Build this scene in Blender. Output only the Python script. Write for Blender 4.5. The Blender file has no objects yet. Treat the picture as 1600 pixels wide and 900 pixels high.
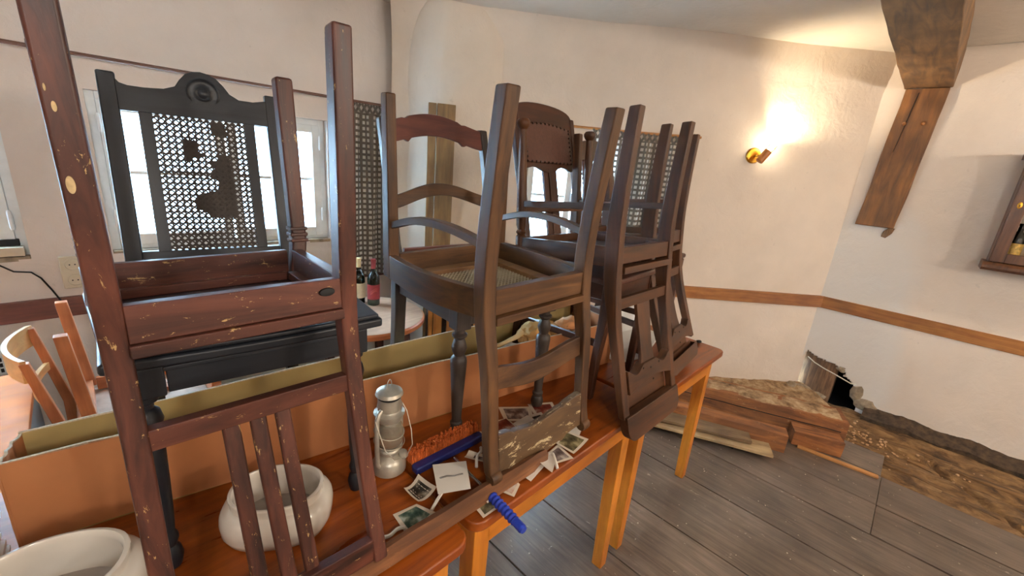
import bpy, bmesh, math, random
from mathutils import Vector, Matrix, Euler, noise
PI = math.pi
scn = bpy.context.scene
col = scn.collection
random.seed(7)

def srgb(r, g, b):
    f = lambda c: (c/255/12.92) if c/255 <= .04045 else ((c/255+.055)/1.055)**2.4
    return (f(r), f(g), f(b), 1.0)

# ---------------------------------------------------------------- camera
CAM_H = 1.54
cd = bpy.data.cameras.new('camera'); cam = bpy.data.objects.new('camera', cd); col.objects.link(cam)
cd.sensor_width = 36.0; cd.lens = 654.56/1600*36.0; cd.clip_start = .02
_p, _r, _y = 0.286457, 0.0883901, 0.8119051
fw = Vector((math.sin(_y)*math.cos(_p), math.cos(_y)*math.cos(_p), -math.sin(_p)))
r0 = Vector((math.cos(_y), -math.sin(_y), 0)); u0 = r0.cross(fw)
rt = math.cos(_r)*r0+math.sin(_r)*u0; up = -math.sin(_r)*r0+math.cos(_r)*u0
cam.matrix_world = Matrix(((rt.x, up.x, -fw.x, 0), (rt.y, up.y, -fw.y, 0), (rt.z, up.z, -fw.z, CAM_H), (0, 0, 0, 1)))
scn.camera = cam

# ---------------------------------------------------------------- world and exposure
w = bpy.data.worlds.new('overcast'); scn.world = w; w.use_nodes = True
bg = w.node_tree.nodes['Background']; bg.inputs[0].default_value = (.46, .73, 1.0, 1); bg.inputs[1].default_value = 58.0
scn.view_settings.view_transform = 'Standard'; scn.view_settings.look = 'None'
scn.view_settings.exposure = 0.0; scn.view_settings.gamma = 1.0; scn.view_settings.use_curve_mapping = False

def lamp_point(name, loc, power, colr, size):
    l = bpy.data.lights.new(name, 'POINT'); l.energy = power; l.color = colr; l.shadow_soft_size = size
    o = bpy.data.objects.new(name, l); o.location = loc; col.objects.link(o); return o
WARM = (1.0, .90, .76)
SOFT = (1.0, .96, .92)
lamp_point('sconce_bulb_light', (3.45, -1.55, 1.95), 34, WARM, .03)       # further wall lamps of the room, out of view
lamp_point('sconce_bulb_light', (1.6, -2.7, 1.9), 66, WARM, .06)
lamp_point('fill_light', (-.55, -1.3, 1.95), 58, SOFT, .14)  # added fill light behind the camera, no lamp known there
lamp_point('fill_light', (1.2, -1.2, 1.9), 24, SOFT, .12)  # another fill light added beside the camera, out of view

# ---------------------------------------------------------------- materials
def newmat(name):
    m = bpy.data.materials.new(name); m.use_nodes = True
    nt = m.node_tree; return m, nt, nt.nodes['Principled BSDF']
def N(nt, t, **k):
    n = nt.nodes.new(t)
    for a, v in k.items():
        if a in n.inputs.keys(): n.inputs[a].default_value = v
        else: setattr(n, a, v)
    return n
def ramp(nt, src, stops, interp='LINEAR'):
    r = nt.nodes.new('ShaderNodeValToRGB'); r.color_ramp.interpolation = interp
    e = r.color_ramp.elements
    while len(e) < len(stops): e.new(.5)
    for i, (p, c) in enumerate(stops): e[i].position = p; e[i].color = c
    nt.links.new(src, r.inputs[0]); return r
def mixc(nt, fac, a, b):
    m = nt.nodes.new('ShaderNodeMix'); m.data_type = 'RGBA'
    for i, v in ((0, fac), (6, a), (7, b)):
        if isinstance(v, (tuple, float, int)): m.inputs[i].default_value = v
        else: nt.links.new(v, m.inputs[i])
    return m.outputs[2]
def coords(nt, kind, scale, loc=(0, 0, 0)):
    tc = nt.nodes.new('ShaderNodeTexCoord'); mp = nt.nodes.new('ShaderNodeMapping')
    mp.inputs['Scale'].default_value = scale; mp.inputs['Location'].default_value = loc
    nt.links.new(tc.outputs[kind], mp.inputs[0]); return mp.outputs[0]
def bump(nt, p, h, strength, dist=.002):
    b = N(nt, 'ShaderNodeBump'); b.inputs['Strength'].default_value = strength; b.inputs['Distance'].default_value = dist
    nt.links.new(h, b.inputs['Height']); nt.links.new(b.outputs[0], p.inputs['Normal'])

_mc = {}
def wood(key, c1, c2, axis='z', rough=.45, scr=None, scr_amt=.0, gs=9, bmp=.25, var=0.0, spec=.5, ss=1.0):
    k = (key, axis)
    if k in _mc: return _mc[k]
    m, nt, p = newmat(key+'_wood_'+axis)
    s = {'x': (1, gs, gs), 'y': (gs, 1, gs), 'z': (gs, gs, 1)}[axis]
    co = coords(nt, 'Object', s)
    oi = N(nt, 'ShaderNodeObjectInfo')
    vm = N(nt, 'ShaderNodeVectorMath', operation='ADD'); nt.links.new(co, vm.inputs[0])
    mu = N(nt, 'ShaderNodeMath', operation='MULTIPLY'); mu.inputs[1].default_value = 37.; nt.links.new(oi.outputs['Random'], mu.inputs[0])
    nt.links.new(mu.outputs[0], vm.inputs[1])
    n1 = N(nt, 'ShaderNodeTexNoise', Scale=3.2, Detail=8.0, Roughness=.62, Distortion=.8); nt.links.new(vm.outputs[0], n1.inputs['Vector'])
    r = ramp(nt, n1.outputs[0], [(.30, c2), (.68, c1)])
    out = r.outputs[0]
    n3 = N(nt, 'ShaderNodeTexNoise', Scale=3.0, Detail=3.0); nt.links.new(coords(nt, 'Object', (1.7, 1.7, 1.7)), n3.inputs['Vector'])
    r3 = ramp(nt, n3.outputs[0], [(.35, (.62, .62, .62, 1)), (.7, (1.2, 1.2, 1.2, 1))])
    mm = nt.nodes.new('ShaderNodeMix'); mm.data_type = 'RGBA'; mm.blend_type = 'MULTIPLY'; mm.inputs[0].default_value = .8
    nt.links.new(out, mm.inputs[6]); nt.links.new(r3.outputs[0], mm.inputs[7]); out = mm.outputs[2]
    if var:
        r4 = ramp(nt, oi.outputs['Random'], [(0, (1-var, 1-var, 1-var, 1)), (1, (1+var, 1+var, 1+var, 1))])
        mm = nt.nodes.new('ShaderNodeMix'); mm.data_type = 'RGBA'; mm.blend_type = 'MULTIPLY'; mm.inputs[0].default_value = 1
        nt.links.new(out, mm.inputs[6]); nt.links.new(r4.outputs[0], mm.inputs[7]); out = mm.outputs[2]
    if scr:
        s2 = {'x': (30, 75, 75), 'y': (75, 30, 75), 'z': (75, 75, 30)}[axis]
        n2 = N(nt, 'ShaderNodeTexNoise', Scale=1.0, Detail=5.0, Roughness=.8, Distortion=.5); nt.links.new(coords(nt, 'Object', tuple(q*ss for q in s2)), n2.inputs['Vector'])
        r2 = ramp(nt, n2.outputs[0], [(.66-scr_amt, (0, 0, 0, 1)), (.69-scr_amt, (1, 1, 1, 1))])
        out = mixc(nt, r2.outputs[0], out, scr)
    nt.links.new(out, p.inputs['Base Color'])
    p.inputs['Roughness'].default_value = rough
    rr = ramp(nt, n1.outputs[0], [(.2, (rough*.8,)*3+(1,)), (.8, (min(1, rough*1.25),)*3+(1,))]); nt.links.new(rr.outputs[0], p.inputs['Roughness'])
    p.inputs['Specular IOR Level'].default_value = spec
    bump(nt, p, n1.outputs[0], bmp, .0015)
    _mc[k] = m; return m
def plain(key, c, rough=.5, metal=0, nscale=0, namt=.15, bmp=0, trans=0, sss=0, spec=.5, bscale=None):
    if key in _mc: return _mc[key]
    m, nt, p = newmat(key)
    p.inputs['Base Color'].default_value = c; p.inputs['Roughness'].default_value = rough; p.inputs['Metallic'].default_value = metal
    p.inputs['Specular IOR Level'].default_value = spec
    if trans: p.inputs['Transmission Weight'].default_value = trans
    ns = nscale or 12
    n1 = N(nt, 'ShaderNodeTexNoise', Scale=float(ns), Detail=6.0, Roughness=.6); nt.links.new(coords(nt, 'Object', (1, 1, 1)), n1.inputs['Vector'])
    lo = tuple(x*(1-namt) for x in c[:3])+(1,); hi = tuple(min(1, x*(1+namt)) for x in c[:3])+(1,)
    r = ramp(nt, n1.outputs[0], [(.3, lo), (.7, hi)]); nt.links.new(r.outputs[0], p.inputs['Base Color'])
    if bmp: bump(nt, p, n1.outputs[0], bmp, .003)
    _mc[key] = m; return m

def plaster(key, c, patch=None, white=None):
    m, nt, p = newmat(key)
    co = coords(nt, 'Object', (1, 1, 1))
    n1 = N(nt, 'ShaderNodeTexNoise', Scale=1.6, Detail=7.0, Roughness=.6); nt.links.new(co, n1.inputs['Vector'])
    lo = tuple(x*.90 for x in c[:3])+(1,); hi = tuple(min(1, x*1.05) for x in c[:3])+(1,)
    r = ramp(nt, n1.outputs[0], [(.32, lo), (.66, hi)])
    n4 = N(nt, 'ShaderNodeTexNoise', Scale=26.0, Detail=3.0, Roughness=.5); nt.links.new(co, n4.inputs['Vector'])
    r4 = ramp(nt, n4.outputs[0], [(.70, (0, 0, 0, 1)), (.76, (1, 1, 1, 1))])
    f4 = N(nt, 'ShaderNodeMath', operation='MULTIPLY'); nt.links.new(r4.outputs[0], f4.inputs[0]); f4.inputs[1].default_value = .25
    out = mixc(nt, f4.outputs[0], r.outputs[0], tuple(x*.6 for x in c[:3])+(1,))
    if patch:      # repaired whiter plaster around a given spot (centre, radius vector)
        tc = N(nt, 'ShaderNodeTexCoord'); mp = N(nt, 'ShaderNodeMapping')
        ctr, rad = patch
        mp.inputs['Location'].default_value = tuple(-ctr[i]/rad[i] for i in range(3)); mp.inputs['Scale'].default_value = tuple(1/rad[i] for i in range(3))
        nt.links.new(tc.outputs['Object'], mp.inputs[0])
        ln = N(nt, 'ShaderNodeVectorMath', operation='LENGTH'); nt.links.new(mp.outputs[0], ln.inputs[0])
        ad = N(nt, 'ShaderNodeMath', operation='ADD'); nt.links.new(ln.outputs['Value'], ad.inputs[0])
        ms = N(nt, 'ShaderNodeMath', operation='MULTIPLY'); nt.links.new(n1.outputs[0], ms.inputs[0]); ms.inputs[1].default_value = .5; nt.links.new(ms.outputs[0], ad.inputs[1])
        rp = ramp(nt, ad.outputs[0], [(.80, (1, 1, 1, 1)), (.97, (0, 0, 0, 1))])
        rp.color_ramp.elements[0].position = .8
        sc = N(nt, 'ShaderNodeMath', operation='MULTIPLY'); nt.links.new(ad.outputs[0], sc.inputs[0]); sc.inputs[1].default_value = .72
        nt.links.new(sc.outputs[0], rp.inputs[0])
        out = mixc(nt, rp.outputs[0], out, white)
    nt.links.new(out, p.inputs['Base Color']); p.inputs['Roughness'].default_value = .85; p.inputs['Specular IOR Level'].default_value = .25
    n2 = N(nt, 'ShaderNodeTexNoise', Scale=9.0, Detail=9.0, Roughness=.62, Distortion=.5); nt.links.new(co, n2.inputs['Vector'])
    bump(nt, p, n2.outputs[0], .55, .012)
    return m

CREAM = srgb(226, 211, 195); PINK = srgb(224, 213, 205); WHITEP = srgb(226, 221, 212)
M_wallA = plaster('plaster_window_wall', PINK)
M_wallB = plaster('plaster_lamp_wall', CREAM)
M_wallC = plaster('plaster_cabinet_wall', CREAM, ((4.0, .30, .35), (2., .42, 1.15)), srgb(222, 215, 206))
M_ceil = plaster('plaster_ceiling', srgb(215, 205, 192))
M_pillar = plaster('plaster_pillar', srgb(228, 214, 198))
M_white = plain('white_window_paint', srgb(236, 240, 240), .4, namt=.08, bmp=.1)
M_grime = plain('weathered_sill', srgb(150, 132, 110), .7, nscale=20, namt=.5, bmp=.5)
M_black = plain('black_matter', srgb(18, 16, 15), .7)
M_glass, _nt, _pp = newmat('window_glass')
_pp.inputs['Base Color'].default_value = (1, 1, 1, 1); _pp.inputs['Roughness'].default_value = 0; _pp.inputs['Transmission Weight'].default_value = 1; _pp.inputs['IOR'].default_value = 1.0; _pp.inputs['Specular IOR Level'].default_value = .2

# ---------------------------------------------------------------- mesh helpers
def add_verts_faces(bm, vs, fs):
    v = [bm.verts.new(p) for p in vs]
    for f in fs:
        try: bm.faces.new([v[i] for i in f])
        except ValueError: pass
    return v
def loft(bm, secs, caps=True, closed=True):
    n = len(secs[0]); rows = [[bm.verts.new(p) for p in s] for s in secs]
    for i in range(len(rows)-1):
        for j in range(n if closed else n-1):
            k = (j+1) % n
            try: bm.faces.new((rows[i][j], rows[i][k], rows[i+1][k], rows[i+1][j]))
            except ValueError: pass
    if caps and closed:
        bm.faces.new(rows[0][::-1]); bm.faces.new(rows[-1])
    return rows
def box(bm, x0, x1, y0, y1, z0, z1):
    loft(bm, [[(x0, y0, z), (x1, y0, z), (x1, y1, z), (x0, y1, z)] for z in (z0, z1)])
def rings(bm, prof, c=(0, 0), seg=20, axis=None, caps=True):
    """prof: (radius, z) ; optional axis matrix"""
    secs = []
    for r, z in prof:
        s = [Vector((c[0]+r*math.cos(2*PI*i/seg), c[1]+r*math.sin(2*PI*i/seg), z)) for i in range(seg)]
        if axis: s = [axis @ v for v in s]
        secs.append(s)
    return loft(bm, secs, caps)
def tube(bm, pts, r, seg=8, caps=True):
    pts = [Vector(p) for p in pts]; secs = []; pu = None
    for i, p in enumerate(pts):
        t = (pts[min(i+1, len(pts)-1)]-pts[max(i-1, 0)]).normalized()
        if pu is None: pu = t.cross(Vector((0, 0, 1))) if abs(t.z) < .9 else t.cross(Vector((1, 0, 0)))
        u = (pu-t*pu.dot(t)).normalized(); v = t.cross(u); pu = u
        rr = r[i] if isinstance(r, (list, tuple)) else r
        secs.append([p+u*math.cos(2*PI*k/seg)*rr+v*math.sin(2*PI*k/seg)*rr for k in range(seg)])
    loft(bm, secs, caps)
def bar(bm, p0, p1, w_, h_, upv=(0, 0, 1)):
    p0, p1 = Vector(p0), Vector(p1); t = (p1-p0).normalized(); s = t.cross(Vector(upv)).normalized(); u = s.cross(t)
    loft(bm, [[p+s*w_/2*a+u*h_/2*b for a, b in ((-1, -1), (1, -1), (1, 1), (-1, 1))] for p in (p0, p1)])
def plate(bm, outline, f0, f1):
    """prism: outline 2D, f0/f1 map (a,b)->3D front/back"""
    loft(bm, [[f0(*p) for p in outline], [f1(*p) for p in outline]])
def fin(bm, smooth=None):
    bmesh.ops.recalc_face_normals(bm, faces=bm.faces)
    if smooth is not None:
        for f in bm.faces: f.smooth = True
        for e in bm.edges:
            if len(e.link_faces) == 2 and e.calc_face_angle(0) > smooth: e.smooth = False
def obj(name, bm, mat, parent=None, smooth=None, bev=0, seg=2):
    fin(bm, smooth)
    me = bpy.data.meshes.new(name); bm.to_mesh(me); bm.free(); me.materials.append(mat)
    o = bpy.data.objects.new(name, me); col.objects.link(o)
    if parent is not None: o.parent = parent
    if bev:
        b = o.modifiers.new('bevel', 'BEVEL'); b.width = bev; b.segments = seg; b.limit_method = 'ANGLE'; b.angle_limit = .6; b.harden_normals = True
        for f in me.polygons: f.use_smooth = True
        # keep hard look on big angles
        for e in me.edges: pass
    return o
def tag(o, label, cat, group=None, kind=None):
    o['label'] = label; o['category'] = cat
    if group: o['group'] = group
    if kind: o['kind'] = kind
    return o
def empty(name, label, cat, loc=(0, 0, 0), rz=0, group=None):
    o = bpy.data.objects.new(name, None); col.objects.link(o); o.location = loc; o.rotation_euler = (0, 0, rz); o.empty_display_size = .05
    return tag(o, label, cat, group)
def struct(o): o['kind'] = 'structure'; return o
def B(): return bmesh.new()
def copy_tree(o, parent=None):
    c = o.copy(); col.objects.link(c); c.parent = parent
    for ch in list(o.children): copy_tree(ch, c)
    return c

# ================================================================= THE SETTING
CEIL = 2.46
CX, CY = 4.0, .43                      # corner of lamp wall and cabinet wall
DB = Vector((-.731, .682)).normalized()  # lamp wall direction, from that corner towards the windows
NB = Vector((DB.y, -DB.x))             # outward normal of the lamp wall
if NB.dot(Vector((CX, CY))) < 0: NB = -NB
def WA(s, z, d=0): return Vector((s, 2.8+d, z))                 # s = X
def WB(s, z, d=0): return Vector((CX+DB.x*s+NB.x*d, CY+DB.y*s+NB.y*d, z))
def WC(s, z, d=0): return Vector((CX+d, s, z))                  # s = Y
def wob(p, amp, sc=1.3): return amp*noise.noise(Vector(p)*sc)+amp*.35*noise.noise(Vector(p)*sc*3.7+Vector((9, 2, 5)))
def frange(a, b, st): n = max(1, round((b-a)/st)); return [a+(b-a)*i/n for i in range(n+1)]
def wall_grid(W, s0, s1, z0, z1, holes, amp, step, skip=None, bottom=None, cove=None, S_in=None, Z_in=None):
    cuts_s = sorted(set([s0, s1]+[h[0] for h in holes]+[h[1] for h in holes])); cuts_z = sorted(set([z0, z1]+[h[2] for h in holes]+[h[3] for h in holes]))
    S = []; Z = []
    for a, b in zip(cuts_s[:-1], cuts_s[1:]): S += frange(a, b, step)[:-1]
    S.append(s1)
    for a, b in zip(cuts_z[:-1], cuts_z[1:]): Z += frange(a, b, step)[:-1]
    Z.append(z1)
    if S_in: S = S_in
    if Z_in: Z = Z_in
    bm = B(); g = {}
    def V(i, j):
        if (i, j) not in g:
            s, z = S[i], Z[j]; p = W(s, z)
            d = wob(p, amp)
            if cove and z > cove: d -= .05*((z-cove)/(z1-cove))**1.6
            zz = z+(bottom(s) if (bottom and j == 0) else 0)
            g[(i, j)] = bm.verts.new(W(s, zz, d))
        return g[(i, j)]
    for i in range(len(S)-1):
        for j in range(len(Z)-1):
            sm, zm = (S[i]+S[i+1])/2, (Z[j]+Z[j+1])/2
            if any(h[0] < sm < h[1] and h[2] < zm < h[3] for h in holes): continue
            if skip and skip(sm, zm): continue
            bm.faces.new((V(i, j), V(i+1, j), V(i+1, j+1), V(i, j+1)))
    # reveals of the openings
    for h in holes:
        ds = frange(h[0], h[1], step); dz = frange(h[2], h[3], step)
        per = [(s, h[2]) for s in ds]+[(h[1], z) for z in dz[1:]]+[(s, h[3]) for s in ds[::-1][1:]]+[(h[0], z) for z in dz[::-1][1:-1]]
        rows = []
        for dep in (0, .22):
            rows.append([bm.verts.new(W(s, z, (wob(W(s, z), amp) if dep == 0 else dep))) for s, z in per])
        for k in range(len(per)):
            k2 = (k+1) % len(per); bm.faces.new((rows[0][k], rows[0][k2], rows[1][k2], rows[1][k]))
    return bm
holesA = [(.08, 1.15, .95, 1.70), (-1.26, -.19, .95, 1.70)]
holesB = [(1.70, 2.44, .95, 1.71)]
a = struct(obj('wall_left', wall_grid(WA, -2.6, 1.66, -.02, CEIL, holesA, .010, .09), M_wallA, smooth=.8))
b_ = struct(obj('wall_back', wall_grid(WB, -.01, 3.35, -.06, CEIL, holesB, .012, .08, bottom=lambda s: .05+.04*noise.noise(Vector((s*7, 3, 1))), cove=2.22), M_wallB, smooth=.8))
# hole broken through the bottom of the cabinet wall
HOLE = [(.48, -.2), (.48, .20), (.415, .300), (.33, .262), (.25, .25), (.19, .245), (.165, .255), (.15, .18), (.11, .16), (.07, .13), (.06, .05), (.02, -.02), (.0, -.2)]
def inpoly(x, y, P):
    c = False
    for i in range(len(P)):
        x1, y1 = P[i]; x2, y2 = P[i-1]
        if (y1 > y) != (y2 > y) and x < (x2-x1)*(y-y1)/(y2-y1)+x1: c = not c
    return c
def in_hole(s, z):
    q = Vector((s*26, z*26, 4)); q2 = q*3; return inpoly(s+.014*noise.noise(q)+.007*noise.noise(q2), z+.014*noise.noise(q+Vector((5, 5, 5)))+.007*noise.noise(q2+Vector((5, 5, 5))), HOLE)
bm = wall_grid(WC, -1.0, .47, -.10, CEIL, [], .010, .02, skip=lambda s, z: z < .36 and in_hole(s, z), bottom=lambda s: .02+.05*noise.noise(Vector((s*9, 0, 1))), cove=2.3,
    S_in=frange(-1.0, -.06, .05)[:-1]+frange(-.06, .47, .0095), Z_in=frange(-.10, .37, .0095)[:-1]+frange(.37, CEIL, .06))
c_ = struct(obj('wall_right', bm, M_wallC, smooth=.8))
md = c_.modifiers.new('thickness', 'SOLIDIFY'); md.thickness = .03; md.offset = 0
# plain far part of that wall, the wall behind the camera and the left one
bm = B()
def quadwall(pts): bm_ = B(); vs = [bm_.verts.new(p) for p in pts]; bm_.faces.new(vs); return bm_
struct(obj('wall_right', quadwall([(4.0, -1.0, -.1), (4.0, -3.3, -.1), (4.0, -3.3, CEIL), (4.0, -1.0, CEIL)]), M_wallC))
struct(obj('wall_front', quadwall([(4.0, -3.3, -.1), (-2.6, -3.3, -.1), (-2.6, -3.3, CEIL), (4.0, -3.3, CEIL)]), M_wallB))
struct(obj('wall_side', quadwall([(-2.6, -3.3, -.1), (-2.6, 2.8, -.1), (-2.6, 2.8, CEIL), (-2.6, -3.3, CEIL)]), M_wallB))
# ceiling
bm = B(); rows = []
xs = frange(-2.7, 4.3, .2); ys = frange(-3.4, 3.0, .2)
g = [[bm.verts.new((x, y, CEIL-.005+wob((x, y, 0), .012, .9))) for y in ys] for x in xs]
for i in range(len(xs)-1):
    for j in range(len(ys)-1): bm.faces.new((g[i][j], g[i+1][j], g[i+1][j+1], g[i][j+1]))
struct(obj('ceiling', bm, M_ceil, smooth=1.5))
# plaster pillar in the corner of the two window walls
foot = [(1.60, 2.84), (1.615, 2.72), (1.66, 2.56), (1.715, 2.44), (1.76, 2.385), (1.86, 2.33), (1.97, 2.27), (2.06, 2.225), (2.11, 2.24), (2.2, 2.4), (2.0, 3.0)]
secs = [[Vector((x+.010*noise.noise(Vector((x*3, y*3, z*2.2)))*2, y+.010*noise.noise(Vector((x*3, z*2.2, y*3)))*2, z)) for x, y in foot] for z in frange(-.02, CEIL, .08)]
bm = B(); loft(bm, secs); struct(obj('trim_1', bm, M_pillar, smooth=.9))

# chair rail boards
M_rail = wood('rail', srgb(176, 116, 58), srgb(126, 72, 30), 'x', .45, gs=12)
M_rail_dark = wood('rail_dark', srgb(122, 70, 56), srgb(86, 46, 38), 'x', .55, gs=12)
def rail_board(name, W, s0, s1, mat, z0=.668, z1=.76, th=.022):
    d = (W(s1, 0)-W(s0, 0)); L = d.length; bm = B()
    # built along its own X so the grain follows it
    box(bm, 0, L, -th, .012, z0, z1)
    o = obj(name, bm, mat, bev=.004); o.location = W(s0, 0)
    nrm = (W(s0, 0, 1)-W(s0, 0)); x = d.normalized()
    o.matrix_world = Matrix(((x.x, nrm.x, 0, W(s0, 0).x), (x.y, nrm.y, 0, W(s0, 0).y), (0, 0, 1, 0), (0, 0, 0, 1)))
    return struct(o)
rail_board('trim_2', WA, -2.6, 1.60, M_rail_dark, z0=.665)
rail_board('trim_3', WB, 0.012, 2.66, M_rail)
rail_board('trim_4', WC, .43, -3.3, M_rail)

# windows (white casements of two sashes with a cross bar each)
def window(name, W, s0, s1, z0, z1, dep=.06):
    root = bpy.data.objects.new(name, None); col.objects.link(root); struct(root); root.location = W((s0+s1)/2, z0, dep)
    x = (W(1, 0)-W(0, 0)).normalized(); nrm = W(0, 0, 1)-W(0, 0)
    M = Matrix(((x.x, nrm.x, 0, root.location.x), (x.y, nrm.y, 0, root.location.y), (0, 0, 1, z0), (0, 0, 0, 1)))
    root.matrix_world = M
    hw = (s1-s0)/2; H = z1-z0
    bm = B(); f = .035
    box(bm, -hw, -hw+f, -.01, .06, 0, H); box(bm, hw-f, hw, -.01, .06, 0, H); box(bm, -hw+f, hw-f, -.01, .06, H-f, H); box(bm, -hw+f, hw-f, -.01, .06, 0, .03)
    obj('window_frame', bm, M_white, root, bev=.003)
    for sgn in (-1, 1):
        a0, a1 = (-hw+f, -.006) if sgn < 0 else (.006, hw-f)
        bm = B(); t = .045; y0, y1 = -.022, .03
        box(bm, a0, a0+t, y0, y1, .032, H-f); box(bm, a1-t, a1, y0, y1, .032, H-f); box(bm, a0+t, a1-t, y0, y1, .032, .032+t+.01); box(bm, a0+t, a1-t, y0, y1, H-f-t, H-f)
        sash = obj('sash', bm, M_white, root, bev=.003)
        bm = B(); box(bm, a0+t, a1-t, -.004, .02, H*.52-.008, H*.52+.008); obj('cross_bar', bm, M_white, sash)
        bm = B(); box(bm, a0+t, a1-t, .006, .009, .032+t, H-f-t); obj('pane', bm, M_glass, sash)
        for zz in (.17*H, .76*H):
            bm = B(); xh = -hw+f if sgn < 0 else hw-f
            rings(bm, [(.006, zz), (.008, zz+.01), (.008, zz+.075), (.006, zz+.085)], c=(xh, -.028), seg=10); obj('hinge', bm, M_white, root, smooth=.8)
    bm = B(); box(bm, -.012, .012, -.045, -.02, H*.42, H*.56); obj('latch', bm, M_white, root, bev=.003)
    bm = B(); box(bm, -hw+.002, hw-.002, -.058, -.011, -.012, .012); obj('sill_board', bm, M_grime, root, bev=.004)
    return root
window('window_1', WA, .08, 1.15, .95, 1.70)
window('window_2', WA, -1.26, -.19, .95, 1.70)
window('window_3', WB, 1.70, 2.44, .95, 1.71)

# floor: planks one by one on a dark bed
M_plank = wood('floor_plank', srgb(122, 106, 92), srgb(84, 71, 60), 'y', .33, scr=srgb(186, 174, 156), scr_amt=.012, gs=16, ss=.5, bmp=.5, var=.16, spec=.6)
M_bed = plain('floor_bed', srgb(70, 56, 42), .95, nscale=8, namt=.5, bmp=.8)
bm = B(); bm_v = [bm.verts.new(p) for p in ((-2.7, -3.4, -.16), (4.4, -3.4, -.16), (4.4, 3.1, -.16), (-2.7, 3.1, -.16))]; bm.faces.new(bm_v)
floor = struct(obj('floor', bm, M_bed))
xcuts = [-2.6, -2.28, -1.98, -1.66, -1.32, -1.0, -.68, -.36, -.04, .32, .66, 1.02, 1.37, 1.72, 2.10, 2.42, 2.70, 3.02]
for i in range(len(xcuts)-1):
    x0, x1 = xcuts[i], xcuts[i+1]; segs = [(-3.29, 2.78)]
    if i % 3 == 0: segs = [(-3.29, -.19), (-.1885, 2.78)]
    if i % 3 == 1: segs = [(-3.29, -1.35), (-1.3485, 2.78)]
    if x1 > 2.6: segs = [(-3.29, -.19), (-.1885, 1.6)]
    for y0, y1 in segs:
        bm = B(); g_ = random.uniform(.002, .0045)
        ys_ = frange(y0, y1, .35); tw = random.uniform(-.0015, .0015)
        loft(bm, [[(x0+g_, y, -.03), (x1-g_, y, -.03), (x1-g_, y, tw+.0012*noise.noise(Vector((x1, y*2, 0)))), (x0+g_, y, -tw+.0012*noise.noise(Vector((x0+3, y*2, 0))))] for y in ys_])
        obj('plank', bm, M_plank, floor, bev=.0015, seg=1)
# short plank end up to the timbers
for (x0, x1, y0, y1) in ((3.03, 3.30, -.185, .95), (3.31, 3.5, .1, .8)):
    bm = B(); box(bm, x0, x1, y0, y1, -.03, -.001); obj('plank', bm, M_plank, floor, bev=.0015, seg=1)

# bare earth and rotten wood along the cabinet wall, rubble along the lamp wall
M_earth, nt, p = newmat('bare_earth')
co = coords(nt, 'Object', (3.2, 1.6, 3.2)); n1 = N(nt, 'ShaderNodeTexNoise', Scale=4.5, Detail=10.0, Roughness=.7, Distortion=.6); nt.links.new(co, n1.inputs['Vector'])
r = ramp(nt, n1.outputs[0], [(.32, srgb(50, 36, 22)), (.46, srgb(104, 76, 46)), (.62, srgb(148, 114, 74)), (.78, srgb(190, 160, 118))]); nt.links.new(r.outputs[0], p.inputs['Base Color']); p.inputs['Roughness'].default_value = .9
bump(nt, p, n1.outputs[0], 1.0, .02)
def earth_patch(name, x0, x1, y0, y1, zf, step=.03):
    bm = B(); xs = frange(x0, x1, step); ys = frange(y0, y1, step)
    g = [[bm.verts.new((x, y, zf(x, y))) for y in ys] for x in xs]
    for i in range(len(xs)-1):
        for j in range(len(ys)-1): bm.faces.new((g[i][j], g[i+1][j], g[i+1][j+1], g[i][j+1]))
    return bm
def ezf(x, y):
    n = noise.noise(Vector((x*7, y*2.4, 1)))*.022+noise.noise(Vector((x*22, y*8, 2)))*.011
    base = -.035-.03*max(0, min(1, (x-3.1)/.5))
    for xa, ya, xb, yb, dp in ((3.60, -.42, 3.10, -.80, .045), (3.57, -.25, 3.44, -.85, .030), (3.45, .0, 3.30, -.5, .022), (3.75, -.1, 3.70, -.9, .02)):
        t = max(-.1, min(1.4, (y-ya)/(yb-ya))); xc = xa+(xb-xa)*t+.03*noise.noise(Vector((y*9, xa, 0)))
        base -= dp*math.exp(-((x-xc)/.030)**2)*(1 if -.1 < (y-ya)/(yb-ya) < 1.4 else 0)
    return base+n+noise.noise(Vector((x*40, y*16, 6)))*.006
o = obj('earth_strip', earth_patch('e', 3.02, 4.02, -1.8, .45, ezf, .02), M_earth, floor, smooth=1.6); o['kind'] = 'stuff'; 
def rzf(x, y):
    # rubble bank rising to the lamp wall
    d = NB.x*(x-CX)+NB.y*(y-CY)      # 0 at wall, negative inside
    t = max(0, min(1, 1+d/.42))
    return -.035+.035*t+noise.noise(Vector((x*6, y*6, 3)))*.014+noise.noise(Vector((x*20, y*20, 2)))*.010
bm = B(); S_ = frange(-.05, 1.5, .03); D_ = frange(-.40, .03, .03)
g = []
for s in S_:
    row = []
    for d in D_:
        q = WB(s, 0, d); row.append(bm.verts.new((q.x, q.y, rzf(q.x, q.y))))
    g.append(row)
for i in range(len(S_)-1):
    for j in range(len(D_)-1): bm.faces.new((g[i][j], g[i+1][j], g[i+1][j+1], g[i][j+1]))
M_dust, nt, p = newmat('plaster_dust')
co = coords(nt, 'Object', (1, 1, 1)); n1 = N(nt, 'ShaderNodeTexNoise', Scale=12.0, Detail=10.0, Roughness=.7); nt.links.new(co, n1.inputs['Vector'])
r = ramp(nt, n1.outputs[0], [(.32, srgb(84, 60, 38)), (.5, srgb(160, 128, 92)), (.7, srgb(205, 180, 144))]); nt.links.new(r.outputs[0], p.inputs['Base Color']); p.inputs['Roughness'].default_value = .95
bump(nt, p, n1.outputs[0], 1.0, .015)
o = obj('rubble_bank', bm, M_dust, floor, smooth=1.6); o['kind'] = 'stuff'
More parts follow.
